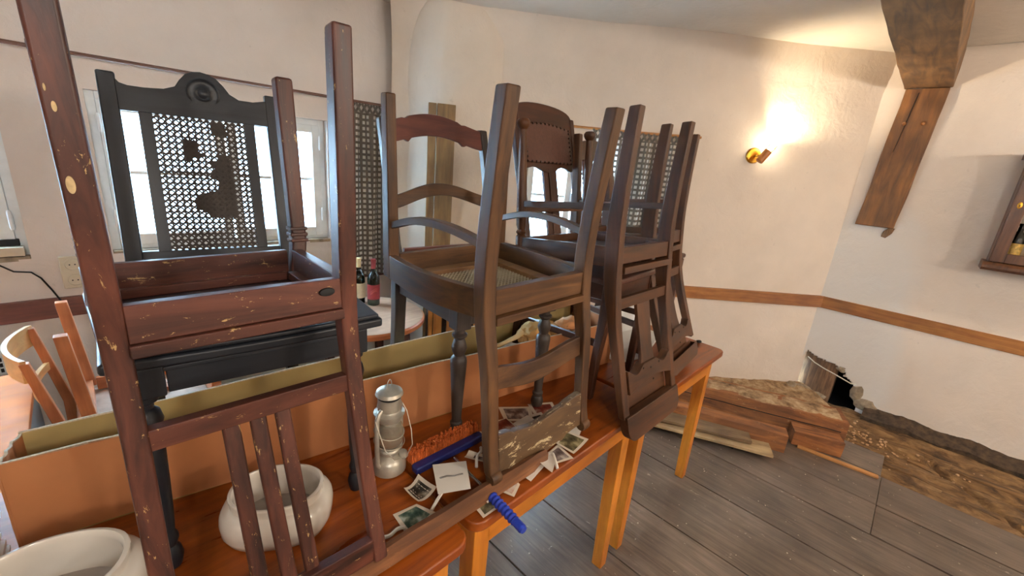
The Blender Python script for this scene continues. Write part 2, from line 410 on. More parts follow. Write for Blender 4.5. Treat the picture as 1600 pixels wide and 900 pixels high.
M_rotp = wood('rotten_plank', srgb(150, 112, 70), srgb(62, 44, 28), 'y', .95, gs=9, bmp=1.0)
for x0, y0, x1, y1, wd, dz in ((3.70, -.18, 3.72, -.95, .05, .0), (3.50, -.30, 3.47, -1.05, .045, .006), (3.30, -.12, 3.26, -.55, .04, .006), (3.60, -.50, 3.64, -1.3, .05, .002), (3.20, -.45, 3.22, -1.0, .04, .0), (3.40, -.02, 3.36, -.30, .03, .008)):
    bm = B(); secs = []
    for t in frange(0, 1, .05):
        x = x0+(x1-x0)*t+.012*noise.noise(Vector((t*6, x0*9, 0))); y = y0+(y1-y0)*t; h2 = wd*(.35+.65*math.sin(PI*min(1, max(0, t*1.0)))**.5)*(1+.35*noise.noise(Vector((t*14, x0, 3)))); z = ezf(x, y)+dz
        secs.append([(x-h2*.6, y, z-.03), (x+h2*.6, y, z-.03), (x+h2*.55, y, z+.006+.005*noise.noise(Vector((t*18, 1, x0)))), (x+h2*.1, y, z+.014+.006*noise.noise(Vector((t*22, 2, x0)))), (x-h2*.55, y, z+.005+.006*noise.noise(Vector((t*20, 3, x0))))])
    loft(bm, secs); obj('rotten_plank', bm, M_rotp, floor, smooth=.5)
# rotten sill beam at the foot of the cabinet wall
M_rot = plain('rotten_wood', srgb(70, 54, 38), .95, nscale=25, namt=.7, bmp=1.0)
bm = B(); secs = []
for y in frange(-1.8, -.02, .035):
    n = lambda k: noise.noise(Vector((y*6, k, 0)))*.022+noise.noise(Vector((y*24, k, 3)))*.012
    secs.append([(3.90+n(1), y, -.12), (3.885+n(2), y, -.035+n(3)), (3.94+n(4), y, -.01+n(5)), (4.0, y, .025+n(6)), (4.03, y, -.02), (4.03, y, -.12)])
loft(bm, secs); o = obj('sill_beam', bm, M_rot, c_, smooth=.7)
# cavity behind the hole
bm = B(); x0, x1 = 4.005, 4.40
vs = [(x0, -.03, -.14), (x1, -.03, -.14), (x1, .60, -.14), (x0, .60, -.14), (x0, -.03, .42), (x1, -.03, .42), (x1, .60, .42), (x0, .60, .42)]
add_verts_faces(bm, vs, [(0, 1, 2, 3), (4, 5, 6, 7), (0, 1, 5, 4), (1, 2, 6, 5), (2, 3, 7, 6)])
obj('cavity', bm,  plain('cavity_shade', srgb(14, 12, 11), .95), c_)  # darkness inside the hole put into a near-black colour
bm = B(); box(bm, 4.02, 4.25, -3.3, .02, -.17, .0); obj('leak_block', bm, M_rot, c_)  # block added behind the wall foot to stop a light leak
bm = B(); box(bm, 3.86, 3.999, .0, .50, -.17, -.075); obj('leak_block', bm, M_rot, c_)  # same filler on the room side, closes the gap to outside light
M_stub = wood('timber_stub', srgb(160, 120, 84), srgb(74, 50, 34), 'z', .85, gs=14, bmp=1.0)
bm = B(); loft(bm, [[(4.035, .20-.0*z, z), (4.028+.01*noise.noise(Vector((1, z*8, 0))), .27, z), (4.03, .34, z), (4.03, .47, z), (4.2, .47, z), (4.2, .20, z)] for z in frange(-.1, .33, .03)])
obj('timber_stub', bm, M_stub, c_, smooth=.5)
def rock(bm, c, r, sq=(1, 1, 1), seed=0, sub=1):
    t = bmesh.ops.create_icosphere(bm, subdivisions=sub, radius=1.0)
    for v in t['verts']:
        k = 1+.35*noise.noise(v.co*1.7+Vector((seed, seed*2.1, 0)))
        v.co = Vector((c[0]+v.co.x*r*sq[0]*k, c[1]+v.co.y*r*sq[1]*k, c[2]+v.co.z*r*sq[2]*k))
M_rock = plain('broken_plaster', srgb(150, 132, 108), .95, nscale=30, namt=.35, bmp=.8)
M_rock2 = plain('brick_crumbs', srgb(188, 150, 112), .95, nscale=30, namt=.35, bmp=.8)
for i, (c, r, sq, mt) in enumerate([((3.995, .045, .085), .05, (.30, .8, 1.6), M_rock), ((3.985, -.02, .015), .055, (.35, 1.3, .9), M_rock), ((3.955, .37, -.01), .05, (.6, 1.5, .5), M_rock), ((3.96, .27, -.03), .045, (.6, 1.3, .5), M_rock), ((3.998, .175, .225), .030, (.4, 1.2, .9), M_rock), ((3.93, .45, -.01), .045, (1.2, 1, .6), M_rock)]):
    bm = B(); rock(bm, c, r, sq, i*3.3, 2); o = tag(obj('plaster_lump', bm, mt), ('lump of broken plaster right of the black hole, highest', 'lump of broken plaster right of the black hole, at the floor', 'flat lump of plaster before the wooden stub in the hole', 'flat lump of plaster lying in front of the black hole', 'small grey plaster lump left hanging above the black hole', 'plaster lump at the left foot of the hole by the corner')[i], 'rubble', 'plaster lumps around the wall hole')
bm = B()
for i in range(150):
    y = random.gauss(-.05, .16); x = random.gauss(3.55, .12)
    if i % 4 == 0: y = random.uniform(-1.2, .1)
    rock(bm, (x, y, ezf(x, y)+.004), random.uniform(.003, .011), (1.2, 1, .7), i)
o = tag(obj('plaster_crumbs', bm, M_rock2), 'scattered crumbs of brick and plaster on the bare earth strip', 'rubble', kind='stuff')
# thin cable hanging across the hole
bm = B(); tube(bm, [(3.97, .405, .255), (3.955, .35, .228), (3.95, .28, .205), (3.95, .2, .185), (3.965, .10, .15), (4.0, .06, .145)], .0045)
tag(obj('cable', bm, plain('ivory_plastic', srgb(205, 195, 175), .5), smooth=1.0), 'ivory cable hanging across the hole in the wall', 'cable')

# ceiling beam and post of dark oak
M_oak = wood('oak', srgb(146, 108, 68), srgb(80, 55, 34), 'x', .7, gs=7, bmp=.9)
M_oakz = wood('oak', srgb(142, 92, 42), srgb(84, 50, 20), 'z', .6, gs=7, bmp=.8)
def rough_sweep(bm, pts, hw, hh, axis='x', amp=.008):
    secs = []
    for p in pts:
        k = p[0] if axis == 'x' else p[2]
        s = []
        for a_, b2 in ((-1, -1), (-.3, -1.02), (.35, -1), (1, -1), (1.02, 0), (1, 1), (-1, 1), (-1.02, 0)):
            n1 = amp*noise.noise(Vector((k*3.5, a_*2+5, b2)));  n2 = amp*noise.noise(Vector((k*3.5, a_*2, b2+9)))
            s.append((p[0], p[1]+a_*hw+n1, p[2]+b2*hh+n2) if axis == 'x' else (p[0]+b2*hh+n2, p[1]+a_*hw+n1, p[2]))
        secs.append(s)
    loft(bm, secs)
bm = B(); rough_sweep(bm, [(x, .225+.0*x, 2.345) for x in frange(-2.5, 3.99, .12)], .118, .105)
o = tag(obj('ceiling_beam', bm, M_oak, smooth=.5, bev=.006), 'heavy hewn oak beam running under the ceiling to the right', 'beam')
bm = B(); 
rough_sweep(bm, [(3.985, .225+.04*(2.235-z)/.9, z) for z in frange(1.335, 2.235, .06)], .106, .03, 'z', .007)
o = tag(obj('wall_post', bm, M_oakz, smooth=.5, bev=.004), 'short oak post set into the wall below the beam', 'post')
for dy, z in ((.05, 2.02), (-.045, 2.02)):
    bm = B(); rings(bm, [(.011, 0), (.011, .012), (.007, .016)], seg=12, axis=Matrix.Translation((3.955, .232+dy, z)) @ Matrix.Rotation(-PI/2, 4, 'Y')); obj('peg', bm, M_rail, o, smooth=.8)
bm = B(); loft(bm, [[(3.958, .262-.0, 2.21), (3.958, .256, 2.21), (3.949, .259, 2.21)], [(3.957, .293, 1.84), (3.957, .290, 1.84), (3.949, .2915, 1.84)]]); obj('drying_crack', bm, M_black, o)
bm = B(); loft(bm, [[(3.965, .150, 1.336), (3.965, .185, 1.336), (3.995, .185, 1.336), (3.995, .150, 1.336)], [(3.972, .158, 1.30), (3.968, .205, 1.31), (3.995, .205, 1.31), (3.995, .158, 1.30)], [(3.978, .185, 1.262), (3.976, .212, 1.27), (3.995, .212, 1.27), (3.995, .185, 1.262)]]); obj('splinter', bm, M_stub, o, bev=.003)
# plank cladding / duct in front of the pillar
M_old = wood('old_board', srgb(150, 116, 72), srgb(108, 78, 44), 'z', .6, gs=9)
d_ = empty('wooden_duct', 'tall narrow boarded wooden duct standing against the corner pillar', 'duct', (1.70, 2.36, 0), math.atan2(-.55, .83))
for x0, x1, y0 in ((-.085, -.035, -.028), (-.030, .085, -.035)):
    bm = B(); box(bm, x0, x1, y0, .05, 0, 1.865); obj('board', bm, M_old, d_, bev=.003)

# ================================================================= FIXTURES
# curtains
def curtain_mat():
    m, nt, p = newmat('checked_curtain_cloth')
    uv = N(nt, 'ShaderNodeUVMap'); sx = N(nt, 'ShaderNodeSeparateXYZ'); nt.links.new(uv.outputs[0], sx.inputs[0])
    def frac_sq(out, lo, hi, per):
        a = N(nt, 'ShaderNodeMath', operation='DIVIDE'); a.inputs[1].default_value = per; nt.links.new(out, a.inputs[0])
        f = N(nt, 'ShaderNodeMath', operation='FRACT'); nt.links.new(a.outputs[0], f.inputs[0])
        g1 = N(nt, 'ShaderNodeMath', operation='GREATER_THAN'); g1.inputs[1].default_value = lo; nt.links.new(f.outputs[0], g1.inputs[0])
        g2 = N(nt, 'ShaderNodeMath', operation='LESS_THAN'); g2.inputs[1].default_value = hi; nt.links.new(f.outputs[0], g2.inputs[0])
        mu = N(nt, 'ShaderNodeMath', operation='MULTIPLY'); nt.links.new(g1.outputs[0], mu.inputs[0]); nt.links.new(g2.outputs[0], mu.inputs[1]); return mu.outputs[0]
    fx = frac_sq(sx.outputs[0], .22, .76, .036); fy = frac_sq(sx.outputs[1], .22, .78, .036)
    mu = N(nt, 'ShaderNodeMath', operation='MULTIPLY'); nt.links.new(fx, mu.inputs[0]); nt.links.new(fy, mu.inputs[1])
    cc = mixc(nt, mu.outputs[0], srgb(104, 94, 82), srgb(248, 244, 236))
    nt.links.new(cc, p.inputs['Base Color']); p.inputs['Roughness'].default_value = .9
    tr = N(nt, 'ShaderNodeBsdfTranslucent'); nt.links.new(cc, tr.inputs[0])
    mx = N(nt, 'ShaderNodeMixShader'); fa = N(nt, 'ShaderNodeMath', operation='MULTIPLY_ADD'); nt.links.new(mu.outputs[0], fa.inputs[0]); fa.inputs[1].default_value = .55; fa.inputs[2].default_value = .10
    nt.links.new(fa.outputs[0], mx.inputs[0]); nt.links.new(p.outputs[0], mx.inputs[1]); nt.links.new(tr.outputs[0], mx.inputs[2])
    nt.links.new(mx.outputs[0], nt.nodes['Material Output'].inputs[0]); return m
M_curt = curtain_mat()
M_rod = plain('brown_rod', srgb(104, 70, 56), .5); M_brass_rod = plain('oak_rod', srgb(170, 112, 56), .45)
def curtain(W, s0, s1, z0, z1, folds, name_label, full=1.5, seed=0):
    n = 150; nz = 30; bm = B(); uvl = bm.loops.layers.uv.new('UVMap'); L = abs(s1-s0)
    g = []; arc = [0]
    P = []
    for i in range(n+1):
        t = i/n; ph = 2*PI*folds*t+.9*math.sin(5*t+seed)
        P.append((t, ph))
    for i in range(n+1):
        row = []
        t, ph = P[i]
        for j in range(nz+1):
            v = j/nz; z = z0+(z1-z0)*v
            amp = .022*(1-.25*v)+.004*math.sin(4*v+t*9)
            row.append(bm.verts.new(W(s0+(s1-s0)*t+.006*math.sin(ph*2+v*3), z, -.055-.0+amp*math.sin(ph+.5*math.sin(3*v+seed)))))
        g.append(row)
    arcs = [0]
    for i in range(n): arcs.append(arcs[-1]+(g[i+1][nz//2].co-g[i][nz//2].co).length)
    for i in range(n):
        for j in range(nz):
            f = bm.faces.new((g[i][j], g[i+1][j], g[i+1][j+1], g[i][j+1]))
            for lp, (a_, b2) in zip(f.loops, ((i, j), (i+1, j), (i+1, j+1), (i, j+1))): lp[uvl].uv = (arcs[a_], (z1-z0)*b2/nz)
    root = empty('curtain', name_label, 'curtain', W((s0+s1)/2, z0, -.05))
    o = obj('cloth', bm, M_curt, None, smooth=3); o.parent = root; o.matrix_parent_inverse = Matrix.Translation(-Vector(root.location))
    # crossed heading tapes that carry it on the rod
    bm = B(); k = max(4, round(L/.038))
    for i in range(k):
        a0 = s0+(s1-s0)*(i+.05)/k; a1 = s0+(s1-s0)*(i+.95)/k
        for q0, q1, dd in ((a0, a1, -.050), (a1, a0, -.062)):
            A = W(q0, z1-.004, dd); C = W(q1, z1+.052, dd); bar(bm, A, C, .002, .014, upv=(W(1, 0)-W(0, 0))); 
    o = obj('heading_tape', bm, plain('curtain_tape', srgb(92, 84, 74), .9)); o.parent = root; o.matrix_parent_inverse = Matrix.Translation(-Vector(root.location))
    return root
def rod(W, s0, s1, z, mat, label, brackets):
    root = empty('curtain_rod', label, 'curtain rod', W((s0+s1)/2, z, -.055))
    inv = Matrix.Translation(-Vector(root.location))
    bm = B(); tube(bm, [W(s0+(s1-s0)*t, z-.006*math.sin(PI*t), -.055) for t in frange(0, 1, .1)], .0085, 10); o = obj('rod', bm, mat, smooth=1.0); o.parent = root; o.matrix_parent_inverse = inv
    for s in brackets:
        bm = B(); tube(bm, [W(s, z, 0.01), W(s, z, -.055)], .004, 8)
        tube(bm, [W(s, z+.016*math.cos(t), -.055+.016*math.sin(t)) for t in frange(0, 2*PI, PI/6)], .004, 8); o = obj('bracket', bm, M_rod, smooth=1.0); o.parent = root; o.matrix_parent_inverse = inv
rod(WA, -1.6, 1.56, 1.838, M_rod, 'long thin brown curtain rod above the two left windows', (-.06, -1.5, 1.52))
rod(WB, 2.46, 1.25, 1.822, M_brass_rod, 'light oak curtain rod ending free on the lamp wall', (2.4, 1.30))
curtain(WA, 1.235, 1.545, .69, 1.775, 3.1, 'dark curtain with white squares beside the bottles, left wall', seed=1)
curtain(WB, 2.00, 1.32, .72, 1.765, 7, 'checked curtain over the far window behind the stacked chairs', seed=2)

# wall lamp
M_lampwood = wood('lamp', srgb(186, 112, 48), srgb(134, 72, 26), 'z', .35, gs=10)
M_brass = plain('brass', srgb(214, 160, 60), .3, 1.0, namt=.08)
LS, LZ = .826, 1.742
base = WB(LS, LZ, 0)
wl = empty('wall_lamp', 'lit wooden wall spotlight on a round brass plate', 'wall lamp', base)
inv = Matrix.Translation(-base)
nin = Vector((-NB.x, -NB.y, 0)); right = Vector((-DB.x, -DB.y, 0))
Rm = Matrix(((right.x, 0, nin.x, base.x), (right.y, 0, nin.y, base.y), (0, 1, 0, base.z), (0, 0, 0, 1)))
bm = B(); rings(bm, [(.053, -.01), (.053, .006), (.046, .014), (.010, .016)], seg=28, axis=Rm); o = obj('wall_plate', bm, M_brass, smooth=.6); o.parent = wl; o.matrix_parent_inverse = inv
bm = B(); tube(bm, [base+nin*.01, base+nin*.05+right*.012, base+nin*.068+right*.025], .008, 10); o = obj('arm', bm, M_brass, smooth=1); o.parent = wl; o.matrix_parent_inverse = inv
ax = (right*.52+Vector((0, 0, .82))+nin*.05).normalized(); c0 = base+nin*.075+right*.012-Vector((0, 0, .03))
q = ax.to_track_quat('Z', 'Y').to_matrix().to_4x4(); Am = Matrix.Translation(c0) @ q
bm = B(); rings(bm, [(.023, -.012), (.026, -.008), (.026, .075), (.022, .075), (.022, .02), (.001, .02)], seg=24, axis=Am); o = obj('lamp_holder', bm, M_lampwood, smooth=.6); o.parent = wl; o.matrix_parent_inverse = inv
bm = B()
for k in range(4):
    an = k*PI/2+.4; pp = [Am @ Vector((.0245*math.cos(an), .0245*math.sin(an), .07)), Am @ Vector((.034*math.cos(an), .034*math.sin(an), .122))]
    tube(bm, pp, .0018, 6)
o = obj('prong', bm, M_brass, smooth=1); o.parent = wl; o.matrix_parent_inverse = inv
M_bulb, nt, p = newmat('glowing_bulb'); p.inputs['Emission Color'].default_value = (1, .86, .62, 1); p.inputs['Emission Strength'].default_value = 30
bm = B(); rings(bm, [(.004, .06), (.010, .072), (.0175, .092), (.018, .104), (.012, .116), (.002, .121)], seg=16, axis=Am); o = obj('bulb', bm, M_bulb, smooth=3); o.parent = wl; o.matrix_parent_inverse = inv
lp = lamp_point('bulb_light', Am @ Vector((0, 0, .137)), 1.6, (1, .82, .56), .012); lp.parent = wl; lp.matrix_parent_inverse = inv
sl = bpy.data.lights.new('reflector_bulb_light', 'SPOT'); sl.energy = 30; sl.color = (1, .82, .56); sl.spot_size = math.radians(125); sl.spot_blend = .9; sl.shadow_soft_size = .02
so_ = bpy.data.objects.new('reflector_bulb_light', sl); col.objects.link(so_); so_.matrix_world = Am @ Matrix.Translation((0, 0, .13)) @ Matrix.Rotation(PI, 4, 'X')

# sockets, cable, vent on the window wall
M_plastic = plain('aged_plastic', srgb(214, 202, 180), .4, namt=.05)
so = empty('wall_socket', 'cream double wall socket on the left wall above the dado board', 'socket', (-.068, 2.795, .80))
bm = B(); box(bm, -.042, .042, -.014, 0, 0, .155); obj('cover_plate', bm, M_plastic, so, bev=.005)
for z in (.04, .115):
    bm = B(); T = Matrix.Translation((0, -.014, z)) @ Matrix.Rotation(PI/2, 4, 'X'); rings(bm, [(.030, 0), (.030, .008), (.025, .008), (.023, .002), (.001, .002)], seg=24, axis=T); s_ = obj('outlet', bm, M_plastic, so, smooth=.6)
    for dx in (-.009, .009):
        bm = B(); rings(bm, [(.003, 0), (.003, .001)], c=(0, 0), seg=8, axis=Matrix.Translation((dx, -.0155, z)) @ Matrix.Rotation(PI/2, 4, 'X')); obj('pin_hole', bm, M_black, s_)
bm = B(); tube(bm, [WA(-.29, .94, -.02), WA(-.25, .90, -.008), WA(-.20, .89, -.006), WA(-.175, .86, -.006), WA(-.15, .80, -.006), WA(-.125, .74, -.03), WA(-.13, .62, -.03), WA(-.14, .4, -.008)], .0035, 8)
tag(obj('cable', bm, M_black, smooth=1), 'thin black cable trailing down the wall from the left window', 'cable')
ve = empty('air_vent', 'white slotted air vent low on the left wall', 'vent', (-.46, 2.795, .43))
bm = B(); box(bm, -.13, .13, -.01, 0, 0, .09); obj('grille_plate', bm, M_white, ve, bev=.003)
for r_ in range(3):
    for k in range(12):
        bm = B(); box(bm, -.115+k*.0195, -.105+k*.0195, -.0112, -.009, .012+r_*.026, .030+r_*.026); obj('slot', bm, M_black, ve)
# things lying on the sill of the leftmost window
bm = B(); box(bm, -.30, -.205, 2.80, 2.85, .965, 1.005); tag(obj('wood_block', bm, M_plastic, bev=.003), 'small pale block on the left window sill', 'block')
bm = B(); box(bm, -.42, -.215, 2.83, 2.86, 1.006, 1.036); tag(obj('black_strip', bm, M_black, bev=.003), 'dark strip lying on the left window sill above the pale block', 'strip')

# wall cabinet
M_cab = wood('cabinet', srgb(112, 70, 42), srgb(66, 38, 22), 'z', .35, gs=10)
cb = empty('wall_cabinet', 'brown wooden wall cabinet with glazed door on the right wall', 'cabinet', (4.0, -.62, 1.22), 0)
def cbox(name, x0, x1, y0, y1, z0, z1, mat, par, bev=.003):
    bm = B(); box(bm, x0, x1, y0, y1, z0, z1); return obj(name, bm, mat, par, bev=bev)
D = .16; Wd = .30
cbox('side_panel', -D, 0, Wd-.018, Wd, 0, .60, M_cab, cb); cbox('side_panel', -D, 0, -Wd, -Wd+.018, 0, .60, M_cab, cb)
cbox('bottom_panel', -D, 0, -Wd+.018, Wd-.018, 0, .018, M_cab, cb); cbox('top_panel', -D, 0, -Wd+.018, Wd-.018, .582, .60, M_cab, cb)
cbox('back_panel', -.008, -.001, -Wd+.018, Wd-.018, .018, .582, M_cab, cb); cbox('shelf', -D+.02, -.008, -Wd+.018, Wd-.018, .29, .303, M_cab, cb)
for n_, pr_ in (('base_moulding', [(-D-.012, -.0), (-D-.03, -.018), (-D-.03, -.034), (-D-.014, -.05), (0, -.05), (0, 0)]), ('cornice', [(-D-.008, .60), (-D-.022, .614), (-D-.022, .632), (0, .632), (0, .60)])):
    bm = B(); loft(bm, [[(x, s*(Wd+.022), z) for x, z in pr_] for s in (-1, 1)]); obj(n_, bm, M_cab, cb)
bm = B(); box(bm, -D-.02, -D-.001, Wd-.06, Wd-.002, .004, .596); box(bm, -D-.02, -D-.001, -Wd+.002, -Wd+.06, .004, .596); box(bm, -D-.02, -D-.001, -Wd+.06, Wd-.06, .004, .06); box(bm, -D-.02, -D-.001, -Wd+.06, Wd-.06, .54, .596)
dr = obj('door', bm, M_cab, cb, bev=.003)
cbox('pane', -D-.012, -D-.008, -Wd+.06, Wd-.06, .06, .54, M_glass, dr, 0)
bm = B(); rings(bm, [(.010, 0), (.010, .004), (.006, .006)], seg=14, axis=Matrix.Translation((-D-.02, Wd-.03, .34)) @ Matrix.Rotation(-PI/2, 4, 'Y') @ Matrix.Diagonal((1.9, 1, 1, 1))); obj('keyhole_plate', bm, M_brass, dr, smooth=.7)
bm = B(); box(bm, -D-.028, -D-.0255, Wd-.032, Wd-.028, .333, .345); obj('keyhole', bm, M_black, dr)
M_gold = plain('gold_label', srgb(204, 170, 92), .5, nscale=60, namt=.5)
for k, (y, z) in enumerate(((-.40, 1.239), (-.49, 1.239), (-.42, 1.524), (-.50, 1.524))):
    bt = empty('liqueur_bottle', (('left' if y > -.45 else 'right')+' small dark gold-labelled bottle on the '+('lower' if z < 1.4 else 'upper')+' shelf of the wall cabinet'), 'bottle', (3.88, y, z), 0, 'small bottles in the wall cabinet')
    bm = B(); rings(bm, [(.033, 0), (.035, .004), (.035, .13), (.03, .15), (.013, .175), (.012, .205), (.014, .207), (.014, .22), (.002, .222)], seg=20); obj('bottle_glass', bm, plain('dark_bottle_glass', srgb(16, 20, 14), .12), bt, smooth=.7)
    bm = B(); rings(bm, [(.0356, .03), (.0356, .105)], seg=20, caps=False); obj('bottle_label', bm, M_gold, bt, smooth=.9)

# ================================================================= TABLES
M_tabx = wood('table_top', srgb(172, 86, 22), srgb(110, 44, 10), 'x', .30, gs=8, scr=srgb(90, 40, 18), scr_amt=-.03, bmp=.12, spec=.5)  # dark red-orange top, darkened further for the shade under the chairs
M_tabe = wood('table_frame', srgb(214, 132, 38), srgb(176, 94, 20), 'x', .38, gs=8, bmp=.12)
M_tabz = wood('table_frame', srgb(214, 134, 42), srgb(176, 96, 22), 'z', .38, gs=8, bmp=.12)
def table(label, x0, x1, y0, y1, rnd=.035, rot=0):
    t = empty('pine_table', label, 'table', ((x0+x1)/2, (y0+y1)/2, 0), rot, 'row of pine tables'); hx, hy = (x1-x0)/2, (y1-y0)/2
    ol = []
    for sx, sy, a0 in ((1, -1, -PI/2), (1, 1, 0), (-1, 1, PI/2), (-1, -1, PI)):
        for k in range(6): an = a0+k*PI/10; ol.append((sx*(hx-rnd)+rnd*math.cos(an), sy*(hy-rnd)+rnd*math.sin(an)))
    bm = B(); loft(bm, [[(x, y, z) for x, y in ol] for z in (.722, .75)]); obj('tabletop', bm, M_tabx, t, bev=.006, seg=3)
    i = .035
    for s in (-1, 1):
        bm = B(); box(bm, -hx+i+.045, hx-i-.045, s*(hy-i)-(.02 if s > 0 else 0), s*(hy-i)+(.02 if s < 0 else 0), .625, .7215); obj('apron', bm, M_tabe, t, bev=.002)
        bm = B(); box(bm, s*(hx-i)-(.02 if s > 0 else 0), s*(hx-i)+(.02 if s < 0 else 0), -hy+i+.045, hy-i-.045, .625, .7215); obj('apron', bm, M_tabe, t, bev=.002)
    for sx in (-1, 1):
        for sy in (-1, 1):
            bm = B(); cx, cy = sx*(hx-i), sy*(hy-i)
            secs = []
            for z, wd in ((0, .042), (.62, .052), (.7215, .052)): secs.append([(cx, cy, z), (cx-sx*wd, cy, z), (cx-sx*wd, cy-sy*wd, z), (cx, cy-sy*wd, z)])
            loft(bm, secs); obj('leg', bm, M_tabz, t, bev=.003)
    return t
YB = 1.30
table('pine table at the near left end of the row, under the red-brown chairs', -.95, .500, .525, YB-.005)
table('middle pine table of the row, under the ladder-back chair and photographs', .518, 1.345, .54, YB)
table('pine table at the far right end of the row', 1.365, 2.140, .543, YB+.003)

# ================================================================= CHAIRS
class Chair:
    """part coordinates (a, b, z): a to the right, b towards the camera side, z height; pos/tilt fitted per chair"""
    def __init__(s, label, X, Y, th, rx, ry, group, zb=.752, cat='chair', name='wooden_chair'):
        e = Vector((math.cos(th), math.sin(th), 0)); g = Vector((math.sin(th), -math.cos(th), 0))
        z = Vector((0, 0, 1))+e*ry-g*rx; x = e-Vector((0, 0, ry)); y = z.cross(x); z.normalize(); x.normalize(); y.normalize()
        loc = Vector((X, Y, 1.3))+z*(zb-1.3)
        s.zb = zb; s.root = empty(name, label, cat, (0, 0, 0), 0, group)
        M = Matrix(((x.x, y.x, z.x, loc.x), (x.y, y.y, z.y, loc.y), (x.z, y.z, z.z, loc.z), (0, 0, 0, 1)))
        s.root.matrix_world = M
    def P(s, a, b, z): return Vector((a, -b, z-s.zb))
    def post(s, name, mat, secs, bev=.0045, n=1):
        """secs (a,b,z,wa,wb) centre and widths, smoothed"""
        bm = B(); q = secs
        if n > 1: q = smooth_path(secs, n)
        loft(bm, [[s.P(a-wa/2, b+wb/2, z), s.P(a+wa/2, b+wb/2, z), s.P(a+wa/2, b-wb/2, z), s.P(a-wa/2, b-wb/2, z)] for a, b, z, wa, wb in q])
        return obj(name, bm, mat, s.root, bev=bev)
    def plate(s, name, mat, outline, bf, t, bev=.002, parent=None):
        if isinstance(bf, (int, float)): v = bf; bf = lambda a, z: v
        bm = B(); plate(bm, outline, lambda a, z: s.P(a, bf(a, z)+t/2, z), lambda a, z: s.P(a, bf(a, z)-t/2, z)); return obj(name, bm, mat, parent or s.root, bev=bev)
    def slab(s, name, mat, outline, z0, z1, bev=.003, parent=None):
        bm = B(); plate(bm, outline, lambda a, b: s.P(a, b, z0), lambda a, b: s.P(a, b, z1)); return obj(name, bm, mat, parent or s.root, bev=bev)
    def rail(s, name, mat, pts, h, t, bev=.002, n=1, side=None):
        """pts (a,b,z) centre line, h height in z, t thickness across"""
        if n > 1: pts = smooth_path(pts, n)
        P_ = [s.P(*q) for q in pts]; bm = B(); secs = []
        for i, p in enumerate(P_):
            d = (P_[min(i+1, len(P_)-1)]-P_[max(0, i-1)]); d.z = 0; d.normalize(); u = Vector((-d.y, d.x, 0))
            secs.append([p-u*t/2-Vector((0, 0, h/2)), p+u*t/2-Vector((0, 0, h/2)), p+u*t/2+Vector((0, 0, h/2)), p-u*t/2+Vector((0, 0, h/2))])
        loft(bm, secs); return obj(name, bm, mat, s.root, bev=bev)
    def turned(s, name, mat, a, b, prof, seg=18):
        bm = B(); c = s.P(a, b, 0); rings(bm, [(r, z-s.zb) for r, z in prof], c=(c.x, c.y), seg=seg); return obj(name, bm, mat, s.root, smooth=.7)
def smooth_path(pts, n):
    out = []; m = len(pts)
    for i in range(m-1):
        p0, p1, p2, p3 = pts[max(i-1, 0)], pts[i], pts[i+1], pts[min(i+2, m-1)]
        for k in range(n):
            t = k/n
            out.append(tuple(.5*((2*b)+(c-a)*t+(2*a-5*b+4*c-d)*t*t+(3*b-a-3*c+d)*t**3) for a, b, c, d in zip(p0, p1, p2, p3)))
    out.append(tuple(pts[-1])); return out
def cane_mesh(mapf, u0, u1, v0, v1, pitch, wd, hole=None, holes=()):
    """woven cane: upright, level and both diagonal strands, each a thin ribbon"""
    bm = B()
    def rib(p, q, lift):
        (x0, y0), (x1, y1) = p, q; L = math.hypot(x1-x0, y1-y0)
        if L < 1e-4: return
        nx, ny = -(y1-y0)/L*wd/2, (x1-x0)/L*wd/2
        for side in (0,):
            vs = [bm.verts.new(mapf(x, y, lift)) for x, y in ((x0+nx, y0+ny), (x1+nx, y1+ny), (x1-nx, y1-ny), (x0-nx, y0-ny))]
            vs2 = [bm.verts.new(mapf(x, y, lift+.0012)) for x, y in ((x0+nx, y0+ny), (x1+nx, y1+ny), (x1-nx, y1-ny), (x0-nx, y0-ny))]
            bm.faces.new(vs); bm.faces.new(vs2[::-1]); bm.faces.new((vs[0], vs[1], vs2[1], vs2[0])); bm.faces.new((vs[2], vs[3], vs2[3], vs2[2]))
    u = u0
    while u <= u1+1e-6: rib((u, v0), (u, v1), 0); u += pitch
    v = v0
    while v <= v1+1e-6: rib((u0, v), (u1, v), .0012); v += pitch
    W_, H_ = u1-u0, v1-v0
    k = -math.ceil(H_/pitch)*pitch+pitch/2
    while k < W_:
        a0 = max(0, k); a1 = min(W_, k+H_)
        if a1 > a0:
            rib((u0+a0, v0+a0-k), (u0+a1, v0+a1-k), .0024); rib((u0+a0, v1-(a0-k)), (u0+a1, v1-(a1-k)), .0036)
        k += pitch
    return bm
G_INV = 'upturned chairs stacked on the tables'; G_UP = 'upright chairs under the upturned ones'

